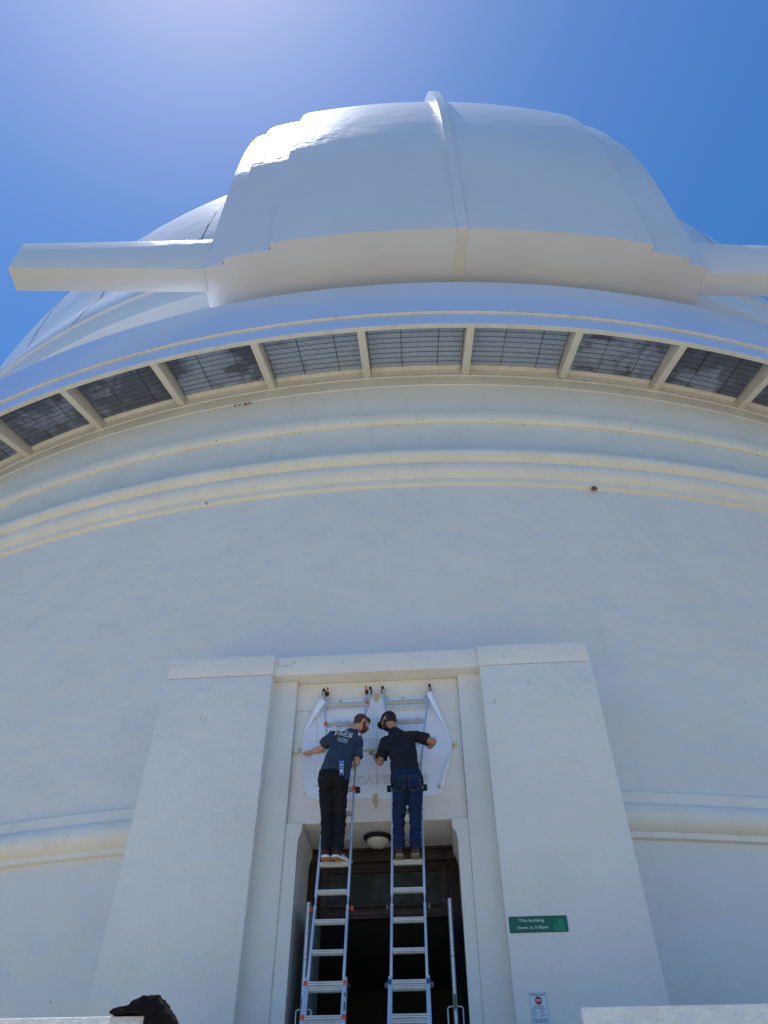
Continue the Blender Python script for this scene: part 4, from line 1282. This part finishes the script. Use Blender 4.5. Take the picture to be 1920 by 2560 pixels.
remesh(g, 'beard', 0.005, 'hair', pL, smooth=2, disp=fold(4.0, 0.003, 60))
# cap, hair and beard of the right man
hB, hr, hf, hu = fr; hc_ = Vector(JR['head'])
g = MB()
g.ball(hc_ - hf * 0.040 - hu * 0.012, (0.076, 0.068, 0.080), rot=hB)
remesh(g, 'hair', 0.005, 'hair_b', pR, smooth=2, disp=fold(2.0, 0.003, 50))
g = MB(); v = []; f = []
nu_, nv_ = 28, 9
for j in range(nv_ + 1):
    ph = (0.5 * math.pi) * j / nv_
    for i in range(nu_):
        a = 2 * math.pi * i / nu_
        v.append(hc_ + hu * 0.022 - hf * 0.006 + hr * (0.090 * math.cos(a) * math.cos(ph) ** 0.8) + hf * (0.108 * math.sin(a) * math.cos(ph) ** 0.8) + hu * (0.112 * math.sin(ph)))
for j in range(nv_):
    for i in range(nu_):
        f.append((j * nu_ + i, j * nu_ + (i + 1) % nu_, (j + 1) * nu_ + (i + 1) % nu_, (j + 1) * nu_ + i))
f.append(tuple(range(nu_)))
g.add(v, f)
capo = g.build('cap', 'cap', pR, smooth=60)
g = MB(); v = []; f = []
for lay in (0, 1):
    for j in range(6):
        for i in range(9):
            a = (i / 8 - 0.5) * 2
            v.append(hc_ + hu * (0.024 + 0.005 * lay - 0.018 * a * a - 0.010 * j / 5) + hr * (0.080 * a) + hf * (0.085 * math.sqrt(max(0, 1 - 0.62 * a * a)) + (0.078 * (1 - 0.25 * a * a)) * j / 5))
for j in range(5):
    for i in range(8):
        k = j * 9 + i
        f.append((k, k + 1, k + 10, k + 9)); f.append((54 + k, 54 + k + 9, 54 + k + 10, 54 + k + 1))
for i in range(8): f.append((45 + i, 46 + i, 54 + 46 + i, 54 + 45 + i))
g.add(v, f); g.build('cap_brim', 'cap', capo, smooth=60)
g = MB(); g.ball(hc_ + hu * 0.133, 0.009, nu=8, nv=6); g.build('cap_button', 'cap', capo)
g = MB()
g.ball(hc_ + hf * 0.045 - hu * 0.080, (0.055, 0.052, 0.044), rot=hB)
for e in (-1, 1):
    limb(g, [hc_ + hr * e * 0.066 + hf * 0.006 - hu * 0.010, hc_ + hr * e * 0.060 + hf * 0.020 - hu * 0.065, hc_ + hr * e * 0.03 + hf * 0.06 - hu * 0.095], [0.014, 0.018, 0.020])
remesh(g, 'beard', 0.005, 'hair_b', pR, smooth=2, disp=fold(4.0, 0.003, 60))
g = MB(); w_, h_ = Vector(JR['wrL']), Vector(JR['elL'])
d_ = (h_ - w_).normalized(); g.tube([w_ - d_ * 0.005, w_ + d_ * 0.028], [0.034, 0.037], n=16); g.build('wrist_band', 'white_rubber', pR, smooth=40)
# shoes
for s, td in (('L', (0.05, 1, 0)), ('R', (0.62, 0.85, 0))):
    a = Vector(JL['ank' + s]); d = Vector(td).normalized()
    shoe(pL, Vector((a.x, a.y, 3.102)) - d * 0.075, td, 'shoe_a', 'gum', stripes=True)
for s, td in (('L', (-0.05, 1, 0)), ('R', (0.08, 1, 0))):
    a = Vector(JR['ank' + s]); d = Vector(td).normalized()
    shoe(pR, Vector((a.x, a.y, 3.100)) - d * 0.080, td, 'shoe_b', 'sole_b')

# print on the navy shirt, laid onto the cloth
def bvh_of(o):
    return BVHTree.FromPolygons([v.co.copy() for v in o.data.vertices], [tuple(p.vertices) for p in o.data.polygons])
bv = bvh_of(shirtL)
view = Vector((-0.12, 0.86, 0.49)).normalized()
def lay(me, name, mat, parent, off=0.004):
    bm = bmesh.new(); bm.from_mesh(me)
    bmesh.ops.triangulate(bm, faces=bm.faces)
    for _ in range(3):
        le = [e for e in bm.edges if e.calc_length() > 0.012]
        if le: bmesh.ops.subdivide_edges(bm, edges=le, cuts=1)
        bmesh.ops.triangulate(bm, faces=bm.faces)
    for v in bm.verts:
        h, nrm, i, dd = bv.ray_cast(v.co - view * 0.6, view)
        if h: v.co = h - view * off
    bm.to_mesh(me); bm.free()
    me.materials.clear()
    return link(name, me, mat, parent)
pc = Vector((-1.192, 8.60, 4.545)); ta = math.radians(-17)
px = Vector((math.cos(ta), 0, math.sin(ta))); pz = Vector((-math.sin(ta) * 1.0, 0, math.cos(ta)))
def place(me, x, z):
    for v in me.vertices:
        v.co = pc + px * (v.co.x + x) * 1.38 + pz * (v.co.y + z) * 1.75
    return me
def rect_me(x0, x1, z0, z1):
    me = bpy.data.meshes.new('r'); me.from_pydata([(x0, z0, 0), (x1, z0, 0), (x1, z1, 0), (x0, z1, 0)], [], [(0, 1, 2, 3)]); return me
lay(place(fit_text(text_mesh('V', 1, 0, 0.02), 0.036, 0.052), -0.047, 0.012), 'print_lettering', 'print', shirtL)
lay(place(fit_text(text_mesh('ANS', 1, 0, 0.02), 0.082, 0.032), 0.012, 0.008), 'print_lettering', 'print', shirtL)
lay(place(rect_me(-0.040, 0.056, 0.030, 0.037), 0, 0), 'print_bar', 'print', shirtL)
lay(place(fit_text(text_mesh('CALIFORNIA', 1, 0, 0.012), 0.098, 0.020), 0.030, -0.030), 'print_lettering', 'print', shirtL)
lay(place(rect_me(-0.010, 0.080, -0.048, -0.045), 0, 0), 'print_bar', 'print', shirtL)
for sx_ in (-0.088, 0.080):
    for i in range(4):
        for j in range(4):
            if (i + j) % 2 == 0:
                x = sx_ - 0.018 + i * 0.010; z = -0.005 + j * 0.010 + (0.02 if sx_ < 0 else -0.004)
                lay(place(rect_me(x, x + 0.010, z, z + 0.010), 0, 0), 'print_check', 'print', shirtL)

# pocket stitching on the jeans of the right man
tro = [c for c in pR.children if c.name.startswith('trousers')][0]
bv = bvh_of(tro)
for sgn in (-1, 1):
    cx_ = -0.405 + sgn * 0.082
    ptsq = [(-0.06, 0.05), (0.06, 0.055), (0.06, -0.06), (0.0, -0.09), (-0.06, -0.06), (-0.06, 0.05)]
    v = []; f = []
    for i in range(len(ptsq) - 1):
        for k in range(8):
            a = ptsq[i]; b = ptsq[i + 1]; t = k / 8
            x = a[0] + (b[0] - a[0]) * t; z = a[1] + (b[1] - a[1]) * t
            dxx, dzz = b[0] - a[0], b[1] - a[1]; l_ = math.hypot(dxx, dzz)
            v.append((cx_ + x - dzz / l_ * 0.0015, 8.3, 3.87 + z + dxx / l_ * 0.0015)); v.append((cx_ + x + dzz / l_ * 0.0015, 8.3, 3.87 + z - dxx / l_ * 0.0015))
    n = len(v) // 2
    f = [(2 * i, 2 * i + 1, 2 * ((i + 1) % n) + 1, 2 * ((i + 1) % n)) for i in range(n)]
    vv = []
    for p in v:
        h, nrm, i, dd = bv.ray_cast(Vector(p), Vector((0, 1, 0)))
        vv.append((h + Vector((0, -0.003, 0))) if h else Vector(p) + Vector((0, 0.15, 0)))
    raw('pocket_stitching', vv, f, 'stitch', tro)

# spirit level in the back pocket of the left man
lv = thing('spirit_level', (-1.145, 8.43, 4.03), 'short blue spirit level sticking out of the black jeans back pocket', 'level')
c0 = Vector((-1.140, 8.425, 3.955)); c1 = Vector((-1.149, 8.440, 4.135))
mb = MB(); mb.bar(c0, c1, 0.040, 0.022); mb.build('body', 'levelblue', lv, bevel=0.002)
mb = MB(); mb.bar(c0 + Vector((-0.021, 0, 0)), c1 + Vector((-0.021, 0, 0)), 0.003, 0.0225); mb.bar(c0 + Vector((0.021, 0, 0)), c1 + Vector((0.021, 0, 0)), 0.003, 0.0225); mb.build('edge', 'alu_edge', lv)
cc = c0.lerp(c1, 0.68) + Vector((0, -0.0125, 0))
mb = MB(); mb.tube([cc, cc + Vector((0, -0.003, 0))], 0.012, n=14); mb.build('round_vial', 'white_rubber', lv)
cc = c0.lerp(c1, 0.28) + Vector((0, -0.0125, 0))
mb = MB(); mb.box(cc.x - 0.011, cc.x + 0.011, cc.y - 0.003, cc.y, cc.z - 0.018, cc.z + 0.018); mb.build('square_vial', 'white_rubber', lv)
for zz in (0.13, 0.5, 0.88):
    cc = c0.lerp(c1, zz) + Vector((0, -0.0125, 0)); mb = MB(); mb.box(cc.x - 0.018, cc.x + 0.018, cc.y - 0.001, cc.y, cc.z - 0.0015, cc.z + 0.0015); mb.build('mark', 'white_rubber', lv)

# ------------------------------------------------------------------ small things
wn = MB(); wn.ball((0, 0, 0), (0.05, 0.05, 0.034)); wn.ball((0.03, 0.0, -0.016), (0.032, 0.03, 0.022))
c = (2.83, 9.60, 9.36)
# placed on the underside of the cornice, right of the rib
ang = math.degrees(math.atan2(3.72, 20.6))
wn2 = MB()
for q in wn.v: pass
pos = Vector(cyl(20.93, 9.40, 10.2))
wn2.v = [(q[0] + pos.x, q[1] + pos.y, q[2] + pos.z) for q in wn.v]; wn2.f = wn.f
tag(wn2.build('mud_nest', 'nest', smooth=60), 'small brown mud nest stuck under the cornice on the right side of the wall', 'nest')
pos = Vector(cyl(20.93, 9.42, -8.0))
hk = MB(); hk.tube([pos, pos + Vector((-0.01, -0.05, -0.015)), pos + Vector((0.0, -0.06, 0.0))], 0.011, n=8)
tag(hk.build('wall_hook', 'slat', smooth=50), 'small dark rusty hook under the cornice on the left side of the wall', 'hook')

# ------------------------------------------------------------------ stair walls and jacket
for nm, x0, x1, xi0, xi1, lab in (('left', -9.0, -2.257, -2.607, -2.257, 'low white stucco stair wall at the bottom left with a black jacket on its end'), ('right', 0.886, 9.0, 0.886, 1.236, 'low white stucco stair wall at the bottom right below the notice')):
    t = thing('stair_wall', ((x0 + x1) / 2, 6.6, -1.6), lab, 'wall')
    mb = MB()
    sh_ = 0.0
    mb.box(x0, x1, 6.5, 6.85, -1.57, 1.274)
    mb.build('wall_block', 'stucco_parapet', t, bevel=0.012, seg=2)
    mb = MB()
    mb.box(xi0, xi1, 6.852, 8.98, -1.57, 1.272)
    mb.build('return_wall', 'stucco_parapet', t, bevel=0.012)

jk = MB()
oj = [(-2.528, 1.285), (-2.509, 1.307), (-2.459, 1.333), (-2.385, 1.34), (-2.347, 1.373), (-2.277, 1.398), (-2.250, 1.396), (-2.218, 1.408), (-2.205, 1.400), (-2.172, 1.402), (-2.160, 1.375),
      (-2.137, 1.349), (-2.113, 1.331), (-2.085, 1.29), (-2.063, 1.255), (-2.085, 1.215), (-2.12, 1.17), (-2.10, 1.08), (-2.15, 1.0), (-2.235, 1.02), (-2.245, 1.28), (-2.34, 1.285)]
ys = [(6.44, 0.93), (6.48, 1.0), (6.60, 1.0), (6.74, 0.97), (6.82, 0.86)]
ccx, ccz = -2.25, 1.29
n = len(oj)
for y, sc in ys:
    for x, z in oj: jk.v.append((ccx + (x - ccx) * sc, y, ccz + (z - ccz) * sc))
for k in range(len(ys) - 1):
    for i in range(n): jk.f.append((k * n + i, k * n + (i + 1) % n, (k + 1) * n + (i + 1) % n, (k + 1) * n + i))
jk.f.append(tuple(reversed(range(n)))); jk.f.append(tuple((len(ys) - 1) * n + k for k in range(n)))
def jf(co):
    a = noise.noise(Vector((co.x * 7 + co.z * 5, co.y * 6, co.z * 7 - co.x * 4))); b = noise.noise(Vector((co.x * 20, co.y * 10, co.z * 16)))
    return 0.008 * (0.5 - abs(a) * 3) + 0.002 * b
j = remesh(jk, 'jacket', 0.006, 'cloth_black', None, smooth=7, disp=jf)
tag(j, 'crumpled black jacket draped over the end of the left stair wall', 'jacket')
